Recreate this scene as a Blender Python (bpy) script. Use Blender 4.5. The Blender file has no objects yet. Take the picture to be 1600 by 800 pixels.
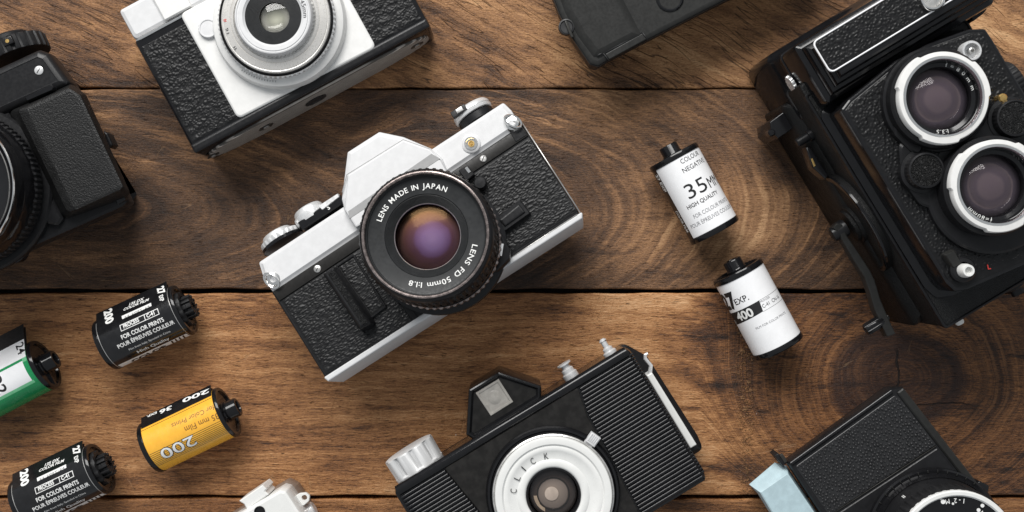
import bpy, bmesh, math, random
from mathutils import Matrix, Vector
random.seed(7)
C = bpy.context.scene.collection
S = 0.001            # everything is written in millimetres and stored in metres
HC = 560.0           # camera height above the table top, mm
PX = 3.2             # photograph pixels per mm on the table top
PI = math.pi
sin, cos, rad = math.sin, math.cos, math.radians

# ------------------------------------------------------------------ camera, world, lights, exposure
cd = bpy.data.cameras.new('camera'); cam = bpy.data.objects.new('camera', cd); C.objects.link(cam)
cam.location = (0, 0, HC*S); cam.rotation_euler = (0, 0, 0)
cd.sensor_width = 36; cd.lens = 36*HC/(1600/PX); cd.clip_start = 0.01; cd.clip_end = 50
bpy.context.scene.camera = cam
w = bpy.data.worlds.new('World'); bpy.context.scene.world = w; w.use_nodes = True
w.node_tree.nodes['Background'].inputs[0].default_value = (0.90, 0.95, 1.0, 1)
w.node_tree.nodes['Background'].inputs[1].default_value = 0.41
def area(name, loc, target, sx, sy, energy, col):
    l = bpy.data.lights.new(name, 'AREA'); l.shape = 'RECTANGLE'; l.size = sx; l.size_y = sy
    l.energy = energy; l.color = col
    o = bpy.data.objects.new(name, l); C.objects.link(o); o.location = loc
    o.rotation_euler = (Vector(target)-Vector(loc)).to_track_quat('-Z', 'Y').to_euler()
area('window_softbox', (-0.30, 1.15, 1.10), (0.04, 0.0, 0), 1.3, 0.7, 38.5, (1.0, 0.985, 0.96))
vs = bpy.context.scene.view_settings
vs.view_transform = 'Standard'; vs.look = 'None'; vs.exposure = 0; vs.gamma = 1

# ------------------------------------------------------------------ node helpers
def lin(r, g, b):
    f = lambda c: (c/255/12.92) if c/255 <= .04045 else ((c/255+.055)/1.055)**2.4
    return (f(r), f(g), f(b), 1)
class NT:
    def __init__(s, name):
        s.m = bpy.data.materials.new(name); s.m.use_nodes = True
        s.t = s.m.node_tree; s.b = s.t.nodes['Principled BSDF']
        tc = s.t.nodes.new('ShaderNodeTexCoord')
        s.p = s.vm('SCALE', tc.outputs['Object'], scale=1000)
    def put(s, sock, v):
        if hasattr(v, 'is_output'): s.t.links.new(v, sock)
        elif v is not None: sock.default_value = v
    def vm(s, op, a, b=None, scale=None):
        n = s.t.nodes.new('ShaderNodeVectorMath'); n.operation = op
        s.put(n.inputs[0], a)
        if b is not None: s.put(n.inputs[1], b)
        if scale is not None: n.inputs[3].default_value = scale
        return n.outputs[0]
    def m_(s, op, a, b=None, c=None, clamp=False):
        n = s.t.nodes.new('ShaderNodeMath'); n.operation = op; n.use_clamp = clamp
        s.put(n.inputs[0], a)
        if b is not None: s.put(n.inputs[1], b)
        if c is not None: s.put(n.inputs[2], c)
        return n.outputs[0]
    def add(s, a, b): return s.m_('ADD', a, b)
    def sub(s, a, b): return s.m_('SUBTRACT', a, b)
    def mul(s, a, b): return s.m_('MULTIPLY', a, b)
    def mad(s, a, b, c): return s.m_('MULTIPLY_ADD', a, b, c)
    def sep(s, v):
        n = s.t.nodes.new('ShaderNodeSeparateXYZ'); s.put(n.inputs[0], v); return n.outputs[0], n.outputs[1], n.outputs[2]
    def comb(s, x, y, z=0.0):
        n = s.t.nodes.new('ShaderNodeCombineXYZ')
        for i, v in enumerate((x, y, z)): s.put(n.inputs[i], v)
        return n.outputs[0]
    def noise(s, v, scale=1, detail=3, rough=.5, dist=0):
        n = s.t.nodes.new('ShaderNodeTexNoise'); s.put(n.inputs['Vector'], v)
        n.inputs['Scale'].default_value = scale; n.inputs['Detail'].default_value = detail
        n.inputs['Roughness'].default_value = rough; n.inputs['Distortion'].default_value = dist
        return n.outputs[0]
    def ncol(s, v, scale=1, detail=2):
        n = s.t.nodes.new('ShaderNodeTexNoise'); s.put(n.inputs['Vector'], v)
        n.inputs['Scale'].default_value = scale; n.inputs['Detail'].default_value = detail
        return n.outputs[1]
    def voro(s, v, scale=1, feat='F1', rnd=1, smooth=None):
        n = s.t.nodes.new('ShaderNodeTexVoronoi'); n.feature = feat; s.put(n.inputs['Vector'], v)
        n.inputs['Scale'].default_value = scale; n.inputs['Randomness'].default_value = rnd
        if smooth is not None: n.inputs['Smoothness'].default_value = smooth
        return n.outputs[0], (n.outputs[1] if feat != 'DISTANCE_TO_EDGE' else None)
    def rng(s, v, a, b, c=0.0, d=1.0, smooth=True):
        n = s.t.nodes.new('ShaderNodeMapRange'); n.clamp = True
        if smooth: n.interpolation_type = 'SMOOTHSTEP'
        s.put(n.inputs[0], v)
        for i, k in enumerate((a, b, c, d)): s.put(n.inputs[i+1], k)
        return n.outputs[0]
    def ramp(s, v, stops):
        n = s.t.nodes.new('ShaderNodeValToRGB'); s.put(n.inputs[0], v); e = n.color_ramp.elements
        e[0].position, e[0].color = stops[0]; e[1].position, e[1].color = stops[-1]
        for p, c in stops[1:-1]:
            q = e.new(p); q.color = c
        return n.outputs[0]
    def mix(s, f, a, b, mode='MIX'):
        n = s.t.nodes.new('ShaderNodeMix'); n.data_type = 'RGBA'; n.blend_type = mode
        s.put(n.inputs[0], f); s.put(n.inputs[6], a); s.put(n.inputs[7], b); return n.outputs[2]
    def bump(s, h, dist, strength=1.0, prev=None):
        n = s.t.nodes.new('ShaderNodeBump'); n.inputs['Strength'].default_value = strength
        n.inputs['Distance'].default_value = dist*S; s.put(n.inputs['Height'], h)
        if prev is not None: s.put(n.inputs['Normal'], prev)
        return n.outputs[0]
    def out(s, col=None, rough=None, metal=None, normal=None, spec=None, coat=None, coatr=None):
        b = s.b.inputs
        for k, v in (('Base Color', col), ('Roughness', rough), ('Metallic', metal), ('Normal', normal),
                     ('Specular IOR Level', spec), ('Coat Weight', coat), ('Coat Roughness', coatr)):
            if v is not None: s.put(b[k], v)
        return s.m
    def dust(s, col, amount=.90, dcol=(.45, .43, .40, 1), scale=.16):
        d, c = s.voro(s.p, scale); r, g, b_ = s.sep(c)
        rad_ = s.mad(g, .022, .008)
        f = s.mul(s.m_('LESS_THAN', d, rad_), s.m_('GREATER_THAN', r, amount))
        return s.mix(f, col, dcol)

MATS = {}
def M(key):
    if key not in MATS: MATS[key] = MAKE[key]()
    return MATS[key]
def plain(name, col, rough, metal=0, var=.12, spec=.5, bumpd=0.0, dust=None, coat=0, nscale=.25):
    def f():
        n = NT(name); k = n.noise(n.p, nscale, 5, .6)
        c = n.mix(n.rng(k, .35, .7), tuple(x*(1-var) for x in col[:3])+(1,), tuple(min(1, x*(1+var)) for x in col[:3])+(1,))
        if dust: c = n.dust(c, dust)
        r = n.rng(n.noise(n.p, nscale*3, 4, .6), .3, .75, rough*.8, min(1, rough*1.25))
        nm = n.bump(n.noise(n.p, 4, 3), bumpd) if bumpd else None
        return n.out(c, r, metal, nm, spec, coat)
    return f
def leather(name, kind, scale, depth, stretch=(1, 1, 1), base=.011, rough=.36):
    def f():
        n = NT(name)
        v = n.vm('MULTIPLY', n.p, stretch)
        wv = n.vm('SCALE', n.vm('SUBTRACT', n.ncol(v, scale*.8, 3), (.5, .5, .5)), None, 1.5/scale)
        v2 = n.vm('ADD', v, wv)
        if kind == 'pebble':
            d, c = n.voro(v2, scale, 'SMOOTH_F1', 1, .25)
            h = n.sub(1, d); h = n.add(h, n.mul(n.noise(v, scale*2.6, 3, .6), .45))
        elif kind == 'crease':
            d, c = n.voro(v2, scale, 'DISTANCE_TO_EDGE')
            h = n.rng(d, 0, .28); h = n.add(h, n.mul(n.noise(v2, scale*1.2, 4, .65), .9))
        elif kind == 'wavy':
            a_ = n.noise(v2, scale, 3, .55); b_ = n.noise(n.vm('ADD', v2, (31, 7, 3)), scale*1.9, 2, .5)
            r1 = n.m_('ABSOLUTE', n.sub(a_, .5)); r2 = n.m_('ABSOLUTE', n.sub(b_, .5))
            h = n.add(n.rng(r1, 0, .11), n.mul(n.rng(r2, 0, .14), .5))
        else:
            wv = n.vm('SCALE', n.vm('SUBTRACT', n.ncol(v, scale*1.5, 2), (.5, .5, .5)), None, .35/scale)
            d, c = n.voro(n.vm('ADD', v, wv), scale, 'F1', .75); h = n.sub(1, n.rng(d, .12, .48)); h = n.add(h, n.mul(n.noise(v, scale*3, 2), .2))
        col = n.mix(n.noise(n.p, .12, 4), (base*.75, base*.75, base*.75, 1), (base*1.2, base*1.2, base*1.22, 1))
        col = n.dust(col, .93)
        return n.out(col, n.rng(n.noise(n.p, .3, 3), .3, .7, rough*.85, rough*1.2), 0, n.bump(h, depth, 1.0), .3)
    return f
def ridged(name, col, rough, metal, period, depth, ax=1):
    def f():
        n = NT(name); xyz = n.sep(n.p)
        h = n.m_('SINE', n.mul(xyz[ax], 2*PI/period))
        c = n.mix(n.rng(n.noise(n.p, .3, 4), .3, .7), tuple(x*.8 for x in col[:3])+(1,), col)
        c = n.mix(n.rng(h, -.2, .7), tuple(x*.22 for x in col[:3])+(1,), c)
        return n.out(c, rough, metal, n.bump(h, depth), .5)
    return f
def grooves(name, col, rough, period, depth, cx=0, cy=0):
    def f():   # concentric grooves round the object's own origin
        n = NT(name); x, y, z = n.sep(n.p)
        r = n.m_('SQRT', n.add(n.mul(n.sub(x, cx), n.sub(x, cx)), n.mul(n.sub(y, cy), n.sub(y, cy))))
        return n.out(col, rough, 0, n.bump(n.m_('SINE', n.mul(r, 2*PI/period)), depth), .5)
    return f
def coated(name, stops, rr, cx, cy, spec=.35, tint=(1, 1, 1, 1), rough=.04):
    def f():   # a coated lens element: coating colour, with some refraction rings painted in, from centre to rim
        n = NT(name); x, y, z = n.sep(n.p); dx = n.sub(x, cx); dy = n.sub(y, cy)
        r = n.m_('DIVIDE', n.m_('SQRT', n.add(n.mul(dx, dx), n.mul(dy, dy))), rr)
        c = n.ramp(n.add(r, n.mul(n.sub(n.noise(n.p, .12, 2), .5), .18)), stops)
        n.b.inputs['Specular Tint'].default_value = tint
        return n.out(c, rough, 0, None, spec)
    return f
def glass(name, tint, gloss=.35, gcol=(1, 1, 1, 1), rg=.03):
    def f():   # thin clear front element
        n = NT(name); t = n.t
        tr = t.nodes.new('ShaderNodeBsdfTransparent'); tr.inputs[0].default_value = tint
        gl = t.nodes.new('ShaderNodeBsdfGlossy'); gl.inputs[0].default_value = gcol; gl.inputs[1].default_value = rg
        fr = t.nodes.new('ShaderNodeFresnel'); fr.inputs[0].default_value = 1.45
        mx = t.nodes.new('ShaderNodeMixShader'); t.links.new(n.mul(fr.outputs[0], gloss), mx.inputs[0])
        t.links.new(tr.outputs[0], mx.inputs[1]); t.links.new(gl.outputs[0], mx.inputs[2])
        t.links.new(mx.outputs[0], t.nodes['Material Output'].inputs[0]); return n.m
    return f
MAKE = {
 'black_satin': plain('black_satin_paint', (.011, .011, .012, 1), .34, spec=0.26, dust=.92, bumpd=.012),
 'black_matte': plain('black_matte_plastic', (.015, .015, .016, 1), .5, spec=0.26, dust=.9, bumpd=.02),
 'black_gloss': plain('black_gloss_plastic', (.008, .008, .009, 1), .13, spec=0.34, dust=.93),
 'black_grey': plain('charcoal_plastic', (.019, .019, .018, 1), .42, spec=0.26, dust=.86, bumpd=.015),
 'inner_black': plain('lens_inner_black', (.012, .012, .013, 1), .55),
 'ring_black': plain('name_ring_black', (.022, .023, .024, 1), .42, spec=0.26, bumpd=.01, dust=.9),
 'dark_band': plain('dark_grey_band', (.030, .029, .026, 1), .38, spec=.3),
 'white_metal': plain('pale_satin_metal', (.61, .61, .615, 1), .52, var=.035, bumpd=.004),
 'white_plate': plain('white_satin_plate', (.70, .695, .68, 1), .42, var=.03),
 'white_paint': plain('white_enamel', (.74, .74, .72, 1), .32, var=.02),
 'silver': plain('satin_silver', (.74, .74, .74, 1), .3, metal=.45, var=.06),
 'chrome': plain('bright_chrome', (.85, .84, .82, 1), .14, metal=1, var=.05),
 'steel': plain('brushed_steel', (.58, .57, .55, 1), .32, metal=.7, var=.15),
 'ring_metal': plain('worn_ring_metal', (.30, .25, .235, 1), .28, metal=.8, var=.35, nscale=.6),
 'ring_pale': plain('pale_ring_metal', (.66, .64, .61, 1), .3, metal=.3, var=.04),
 'brass': plain('brass', (.75, .50, .18, 1), .25, metal=.9),
 'grey_plate': plain('grey_nameplate', (.30, .30, .30, 1), .35, var=.05),
 'label_white': plain('white_label_paper', (.86, .86, .87, 1), .36, var=.02),
 'label_black': plain('black_label_ink', (.010, .010, .011, 1), .17, var=.2, dust=.93),
 'label_yellow': plain('yellow_label', (.84, .43, .045, 1), .27, var=.05),
 'label_green': plain('green_label', (.010, .26, .085, 1), .25, var=.06),
 'label_pale_green': plain('pale_green_label', (.16, .52, .27, 1), .25, var=.06),
 'ink_black': plain('black_ink', (.012, .012, .013, 1), .5),
 'ink_grey': plain('grey_ink', (.22, .22, .23, 1), .5),
 'ink_white': plain('white_ink', (.78, .78, .76, 1), .5, var=.04),
 'ink_gold': plain('brown_gold_ink', (.22, .10, .02, 1), .5),
 'ink_red': plain('red_ink', (.55, .04, .03, 1), .5),
 'blue': plain('pale_blue_plastic', (.41, .53, .57, 1), .42, spec=.3, var=.07, bumpd=.008),
 'clear_grey': plain('cloudy_window', (.36, .34, .31, 1), .16, var=.12, nscale=.3),
 'leather_fine': leather('wavy_black_leatherette', 'wavy', .50, .62, (.62, 1.5, 1), .014, .36),
 'leather_crease': leather('creased_black_leather', 'wavy', .36, 1.0, (.85, 1.25, 1), .013, .33),
 'leather_pebble': leather('pebbled_black_leather', 'wavy', .42, .8, (1, 1, 1), .010, .34),
 'leather_dots': leather('dotted_black_leatherette', 'dots', .60, .55, (1, 1, 1), .014, .36),
 'knob_metal': plain('knob_metal', (.70, .70, .70, 1), .42, metal=.15, var=.02, nscale=.05),
 'hide': plain('black_leather', (.008, .008, .0085, 1), .40, spec=0.27, var=.25, dust=.93, bumpd=.02),
 'black_panel': plain('worn_black_plastic', (.016, .015, .014, 1), .22, spec=0.26, var=.3, dust=.9),
 'band_black': plain('black_band', (.016, .015, .014, 1), .42, spec=.25),
 'dots_base': plain('dotted_leatherette_base', (.02, .02, .021, 1), .30, spec=0.36, bumpd=.02),
 'rubber': leather('grained_black_rubber', 'pebble', 1.3, .16, (1, 1, 1), .008, .44),
 'crinkle': leather('crinkled_black_paint', 'pebble', 2.2, .2, (1, 1, 1), .008, .38),
 'base_lines': ridged('ridged_base_metal', (.42, .38, .35, 1), .3, .85, .55, .12, 1),
 'clear': glass('clear_front_glass', (.93, .93, .95, 1), .40, (1, .95, .97, 1), .08),
 'clear_amber': glass('amber_coated_front_glass', (.97, .9, .93, 1), .42, (1, .62, .3, 1), .16),
 'clear_white': glass('pale_front_glass', (.9, .9, .88, 1), .9),
}

# ------------------------------------------------------------------ geometry helpers (millimetres)
def W(px, py, z=0.0):
    k = (HC-z)/HC
    return Vector(((px-800)/PX*k, (400-py)/PX*k, z))
class Fr:
    """a thing's own frame: origin below a pixel, turned on the table and perhaps tilted about its own x axis"""
    def __init__(s, px, py, ang, z=0.0, tilt=0.0):
        s.o = W(px, py, z); s.ang = rad(ang); s.tilt = rad(tilt)
        s.m = Matrix.Translation(s.o) @ Matrix.Rotation(s.ang, 4, 'Z') @ Matrix.Rotation(s.tilt, 4, 'X')
        s.i = s.m.inverted()
    def ray(s, px, py):
        a = s.i @ Vector((0, 0, HC)); b = s.i @ W(px, py, 0); return a, b-a
    def l(s, px, py, z):
        a, d = s.ray(px, py); t = (z-a.z)/d.z
        return (a.x+d.x*t, a.y+d.y*t)
    def q(s, pts, z): return [s.l(x, y, z) for x, y in pts]
    def cyl(s, px, py, R, zc):       # pixel -> (distance along x, arc length from the crown of the cylinder)
        a, d = s.ray(px, py); ay, az = a.y, a.z-zc
        A = d.y**2+d.z**2; B = 2*(ay*d.y+az*d.z); Cc = ay*ay+az*az-R*R
        D = max(0, B*B-4*A*Cc); t = (-B-math.sqrt(D))/(2*A); p = a+d*t
        return p.x, R*math.atan2(p.y, p.z-zc)
def area2(p): return sum(p[i][0]*p[(i+1) % len(p)][1]-p[(i+1) % len(p)][0]*p[i][1] for i in range(len(p)))/2
class Poly(list):
    """a rounded polygon that remembers its sharp corners, so that insets stay clean"""
    src = None; rad = None
def ccw(p):
    if area2(p) > 0: return p
    return list(p)[::-1]
def rp(pts, r, n=5):
    """round the corners of a polygon"""
    pts = list(pts); rr_ = list(r) if isinstance(r, (list, tuple)) else [r]*len(pts)
    if area2(pts) < 0: pts = pts[::-1]; rr_ = rr_[::-1]
    out = Poly(); out.src = pts; out.rad = rr_; out.n = n
    for i, p in enumerate(pts):
        rr = max(rr_[i], .02); a = Vector(pts[i-1]); b = Vector(p); c = Vector(pts[(i+1) % len(pts)])
        u = a-b; v = c-b; lu, lv = u.length, v.length
        if lu < 1e-6 or lv < 1e-6: out += [tuple(b)]*(n+1); continue
        u /= lu; v /= lv; ang = min(u.angle(v), PI-.02)
        t = min(rr/math.tan(ang/2), lu*.48, lv*.48)
        for k in range(n+1):
            s_ = k/n; q0 = b+u*t; q1 = b+v*t
            out.append(tuple(q0*(1-s_)**2+b*2*s_*(1-s_)+q1*s_*s_))
    return out
def _inset(p, d):
    n = len(p); out = []
    for i in range(n):
        a = Vector(p[i-1]); b = Vector(p[i]); c = Vector(p[(i+1) % n])
        e1 = (b-a); e2 = (c-b)
        if e1.length < 1e-7: e1 = e2
        if e2.length < 1e-7: e2 = e1
        e1.normalize(); e2.normalize()
        n1 = Vector((-e1.y, e1.x)); n2 = Vector((-e2.y, e2.x)); m = n1+n2
        if m.length < 1e-4: m = n1
        m.normalize(); k = max(.45, m.dot(n1))
        out.append(tuple(b+m*(d/k)))
    return out
def inset(p, d):
    if abs(d) < 1e-9: return p
    if isinstance(p, Poly): return rp(_inset(p.src, d), [max(.05, r-d*.8) for r in p.rad], p.n)
    return _inset(ccw(p), d)
def circ(cx, cy, r, n=64, a0=0): return [(cx+r*cos(a0+2*PI*i/n), cy+r*sin(a0+2*PI*i/n)) for i in range(n)]
def rect(x0, y0, x1, y1): return [(x0, y0), (x1, y0), (x1, y1), (x0, y1)]
class MB:
    def __init__(s): s.v = []; s.f = []; s.mx = None
    def _add(s, vs, fs):
        o = len(s.v)
        s.v += [tuple(s.mx @ Vector(v)) if s.mx else tuple(v) for v in vs]
        s.f += [tuple(o+i for i in f) for f in fs]; return s
    def loft(s, rings, cap0=True, cap1=True, closed=True):
        n = len(rings[0]); vs = [v for r in rings for v in r]; fs = []
        for k in range(len(rings)-1):
            for i in range(n if closed else n-1):
                j = (i+1) % n; fs.append((k*n+i, k*n+j, (k+1)*n+j, (k+1)*n+i))
        if cap0: fs.append(tuple(range(n))[::-1])
        if cap1: fs.append(tuple((len(rings)-1)*n+i for i in range(n)))
        return s._add(vs, fs)
    def levels(s, poly, lv, cap0=True, cap1=True):
        poly = ccw(poly)
        return s.loft([[(x, y, z) for x, y in inset(poly, d)] for z, d in lv], cap0, cap1)
    def prism(s, poly, z0, z1, b=.4, n=3, bb=0):
        lv = [(z0, bb), (z0+bb, 0)] if bb else [(z0, 0)]
        if b > 0:
            for k in range(n+1):
                a = PI/2*k/n; lv.append((z1-b+b*sin(a), b*(1-cos(a))))
        else: lv.append((z1, 0))
        return s.levels(poly, lv)
    def frame(s, outer, wd, z0, z1, b=.3):
        o = ccw(outer)
        lv = [(z0, 0), (z1-b, 0), (z1, b), (z1, wd-b), (z1-b, wd), (z0, wd)]
        return s.levels(o, lv, False, False)
    def lathe(s, prof, cx=0, cy=0, cz=0, seg=72, axis='z', cap0=True, cap1=True, teeth=None, arc=None):
        rings = []
        for k, (r, z) in enumerate(prof):
            ring = []
            for i in range(seg):
                a = 2*PI*i/seg; rr = r
                if teeth and k in teeth[1]: rr = r-(teeth[0] if (i % teeth[2]) < teeth[3] else 0)
                x, y = rr*cos(a), rr*sin(a)
                ring.append((cx+x, cy+y, cz+z) if axis == 'z' else ((cx+z, cy+x, cz+y) if axis == 'x' else (cx+y, cy+z, cz+x)))
            rings.append(ring)
        return s.loft(rings, cap0, cap1)
    def tube(s, path, r, n=10, cap=True):
        path = [Vector(p) for p in path]; rings = []; up = Vector((0.13, 0.2, 1)).normalized()
        for i, p in enumerate(path):
            d = (path[min(i+1, len(path)-1)]-path[max(i-1, 0)]).normalized()
            a = d.cross(up)
            if a.length < .05: a = d.cross(Vector((1, 0, 0)))
            a.normalize(); b = d.cross(a); rr = r[i] if isinstance(r, (list, tuple)) else r
            rings.append([tuple(p+a*rr*cos(2*PI*k/n)+b*rr*sin(2*PI*k/n)) for k in range(n)])
        return s.loft(rings, cap, cap)
    def box(s, x0, y0, z0, x1, y1, z1, b=.3): return s.prism(rect(min(x0, x1), min(y0, y1), max(x0, x1), max(y0, y1)), z0, z1, b)
    def dome(s, cx, cy, z, r, h, seg=64, n=10):
        if abs(h) < 1e-6: h = 1e-3
        prof = []; R = (r*r+h*h)/(2*abs(h)); sg = 1 if h > 0 else -1
        for k in range(n+1):
            q = r*(1-k/n)+1e-3; prof.append((q, z+sg*(math.sqrt(R*R-q*q)-(R-abs(h)))))
        return s.lathe(prof, cx, cy, 0, seg, cap0=False)
    def build(s, name, mat, parent=None, label=None, smooth=35, org=None):
        me = bpy.data.meshes.new(name); o_ = Vector(org) if org else Vector((0, 0, 0))
        me.from_pydata([tuple((Vector(v)-o_)*S) for v in s.v], [], s.f)
        bm = bmesh.new(); bm.from_mesh(me); bmesh.ops.remove_doubles(bm, verts=bm.verts, dist=1e-7)
        bmesh.ops.recalc_face_normals(bm, faces=bm.faces); bm.to_mesh(me); bm.free()
        me.shade_smooth(); me.set_sharp_from_angle(angle=rad(smooth))
        for p_ in me.polygons:
            if len(p_.vertices) > 4: p_.use_smooth = False        # flat caps stay flat
        o = bpy.data.objects.new(name, me); C.objects.link(o); me.materials.append(M(mat) if isinstance(mat, str) else mat)
        if parent: o.parent = parent
        o.location = o_*S
        if label: o['label'] = label
        return o
def thing(name, label, cat, fr, group=None):
    o = bpy.data.objects.new(name, None); o.empty_display_size = .01; C.objects.link(o)
    o.location = fr.o*S; o.rotation_euler = (fr.m.to_3x3()).to_euler()
    o['label'] = label; o['category'] = cat
    if group: o['group'] = group
    return o
# lettering: the glyphs of the built-in font as a flat mesh, laid along a line, an arc or round a cylinder
_tc = {}
def glyphs(text, bold=0.0, maxedge=None):
    key = (text, bold)
    if key not in _tc:
        cu = bpy.data.curves.new('t', 'FONT'); cu.body = text; cu.size = 1; cu.offset = bold; cu.resolution_u = 3
        ob = bpy.data.objects.new('t', cu); C.objects.link(ob); dg = bpy.context.evaluated_depsgraph_get(); dg.update()
        me = bpy.data.meshes.new_from_object(ob.evaluated_get(dg)); bpy.data.objects.remove(ob); bpy.data.curves.remove(cu)
        _tc[key] = ([tuple(v.co) for v in me.vertices], [tuple(p.vertices) for p in me.polygons]); bpy.data.meshes.remove(me)
    return _tc[key]
CAP = .70
def put_text(mb, text, p0, ang, cap, fn, width=None, xs=1.0, bold=0.0, maxedge=.8, shear=0.0):
    vs, fs = glyphs(text, bold)
    if not vs: return
    x0 = min(v[0] for v in vs); x1 = max(v[0] for v in vs); sy = cap/CAP
    sx = (width/(x1-x0)) if width else sy*xs
    ca, sa = cos(ang), sin(ang)
    bm = bmesh.new(); bv = []
    for v in vs:
        X = (v[0]-x0)*sx+v[1]*sy*shear; Y = v[1]*sy; bv.append(bm.verts.new((p0[0]+X*ca-Y*sa, p0[1]+X*sa+Y*ca, 0)))
    for f in fs:
        try: bm.faces.new([bv[i] for i in f])
        except ValueError: pass
    if maxedge:
        for _ in range(3):
            es = [e for e in bm.edges if e.calc_length() > maxedge]
            if not es: break
            bmesh.ops.subdivide_edges(bm, edges=es, cuts=1); bmesh.ops.triangulate(bm, faces=[f for f in bm.faces if len(f.verts) > 4])
    bm.verts.index_update()
    mb._add([fn(v.co.x, v.co.y) for v in bm.verts], [tuple(v.index for v in f.verts) for f in bm.faces]); bm.free()
AOFF = [0.0]      # turn of the current camera on the table, so that the angles below are those of the photograph
def arc_text(mb, text, cx, cy, z, r, a0, a1, cap, bold=0.0, zfn=None):
    """clockwise lettering with its tops outward between two angles (degrees)"""
    a0 -= AOFF[0]; a1 -= AOFF[0]
    n = len(text); wd = []
    for ch in text:
        if ch == ' ': wd.append(.42); continue
        vs, fs = glyphs(ch, bold); wd.append(max(v[0] for v in vs)-min(v[0] for v in vs)+.10)
    tot = sum(wd); acc = 0
    arc = rad(a0-a1)*r; k = arc/tot
    for ch, w_ in zip(text, wd):
        mid = (acc+w_/2)/tot; acc += w_
        if ch == ' ': continue
        th = rad(a0+(a1-a0)*mid)
        width = (w_-.10)*min(k, cap/CAP*1.25)
        c, s_ = cos(th), sin(th)
        def fn(x, y):
            return (cx+(r+y)*c+x*s_, cy+(r+y)*s_-x*c, z)
        put_text(mb, ch, (-width/2, 0), 0, cap, fn, width=width, bold=bold, maxedge=None)

# embossed leather: a fine grid of real relief
from mathutils import noise as mn
def hide(poly, z, kind, res, amp, cell, parent, name='leather_grain', ang=0.0):
    P_ = [Vector(p) for p in ccw(list(poly))]; n = len(P_)
    xs = [p.x for p in P_]; ys = [p.y for p in P_]; x0, y0 = min(xs), min(ys)
    nx = int((max(xs)-x0)/res)+1; ny = int((max(ys)-y0)/res)+1
    edges = []
    for i in range(n):
        a, b = P_[i], P_[(i+1) % n]; e = b-a
        if e.length > .3: e.normalize(); edges.append((a, Vector((-e.y, e.x))))
    idx = {}; vs = []; ca, sa = cos(ang), sin(ang)
    sx, sy = {'wavy': (.50/cell, 1.45/cell), 'crease': (.85/cell, 1.1/cell), 'pebble': (1/cell, 1/cell)}[kind]
    for j in range(ny+1):
        for i in range(nx+1):
            x = x0+i*res; y = y0+j*res; p = Vector((x, y)); d = min((p-a).dot(m_) for a, m_ in edges)
            if d < -.02: continue
            u = (x*ca+y*sa)*sx; v = (y*ca-x*sa)*sy
            w1 = mn.noise((u*.55, v*.55, 3.1)); w2 = mn.noise((u*.55+40, v*.55, 9.2))
            k = {'wavy': .75, 'crease': .8, 'pebble': .35}[kind]
            dd, _ = mn.voronoi((u+w1*k, v+w2*k, 0.0))
            e = dd[1]-dd[0]; h = min(1, e/.42); h = h*h*(3-2*h)
            h = h*(.8+.4*mn.noise((u*.9, v*.9, 5)))+.22*mn.noise((u*3, v*3, 1))
            if kind == 'crease': h += .8*mn.noise((u*.35, v*.5, 7))
            f = max(0, min(1, d/.8)); idx[i, j] = len(vs); vs.append((x, y, z-.12+(h*amp+.12)*f))
    fs = []
    for (i, j), a in idx.items():
        b, c, d = idx.get((i+1, j)), idx.get((i+1, j+1)), idx.get((i, j+1))
        if b is not None and c is not None and d is not None: fs.append((a, b, c, d))
    mb = MB(); mb.v = vs; mb.f = fs
    return mb.build(name, 'hide', parent, smooth=180)

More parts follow.
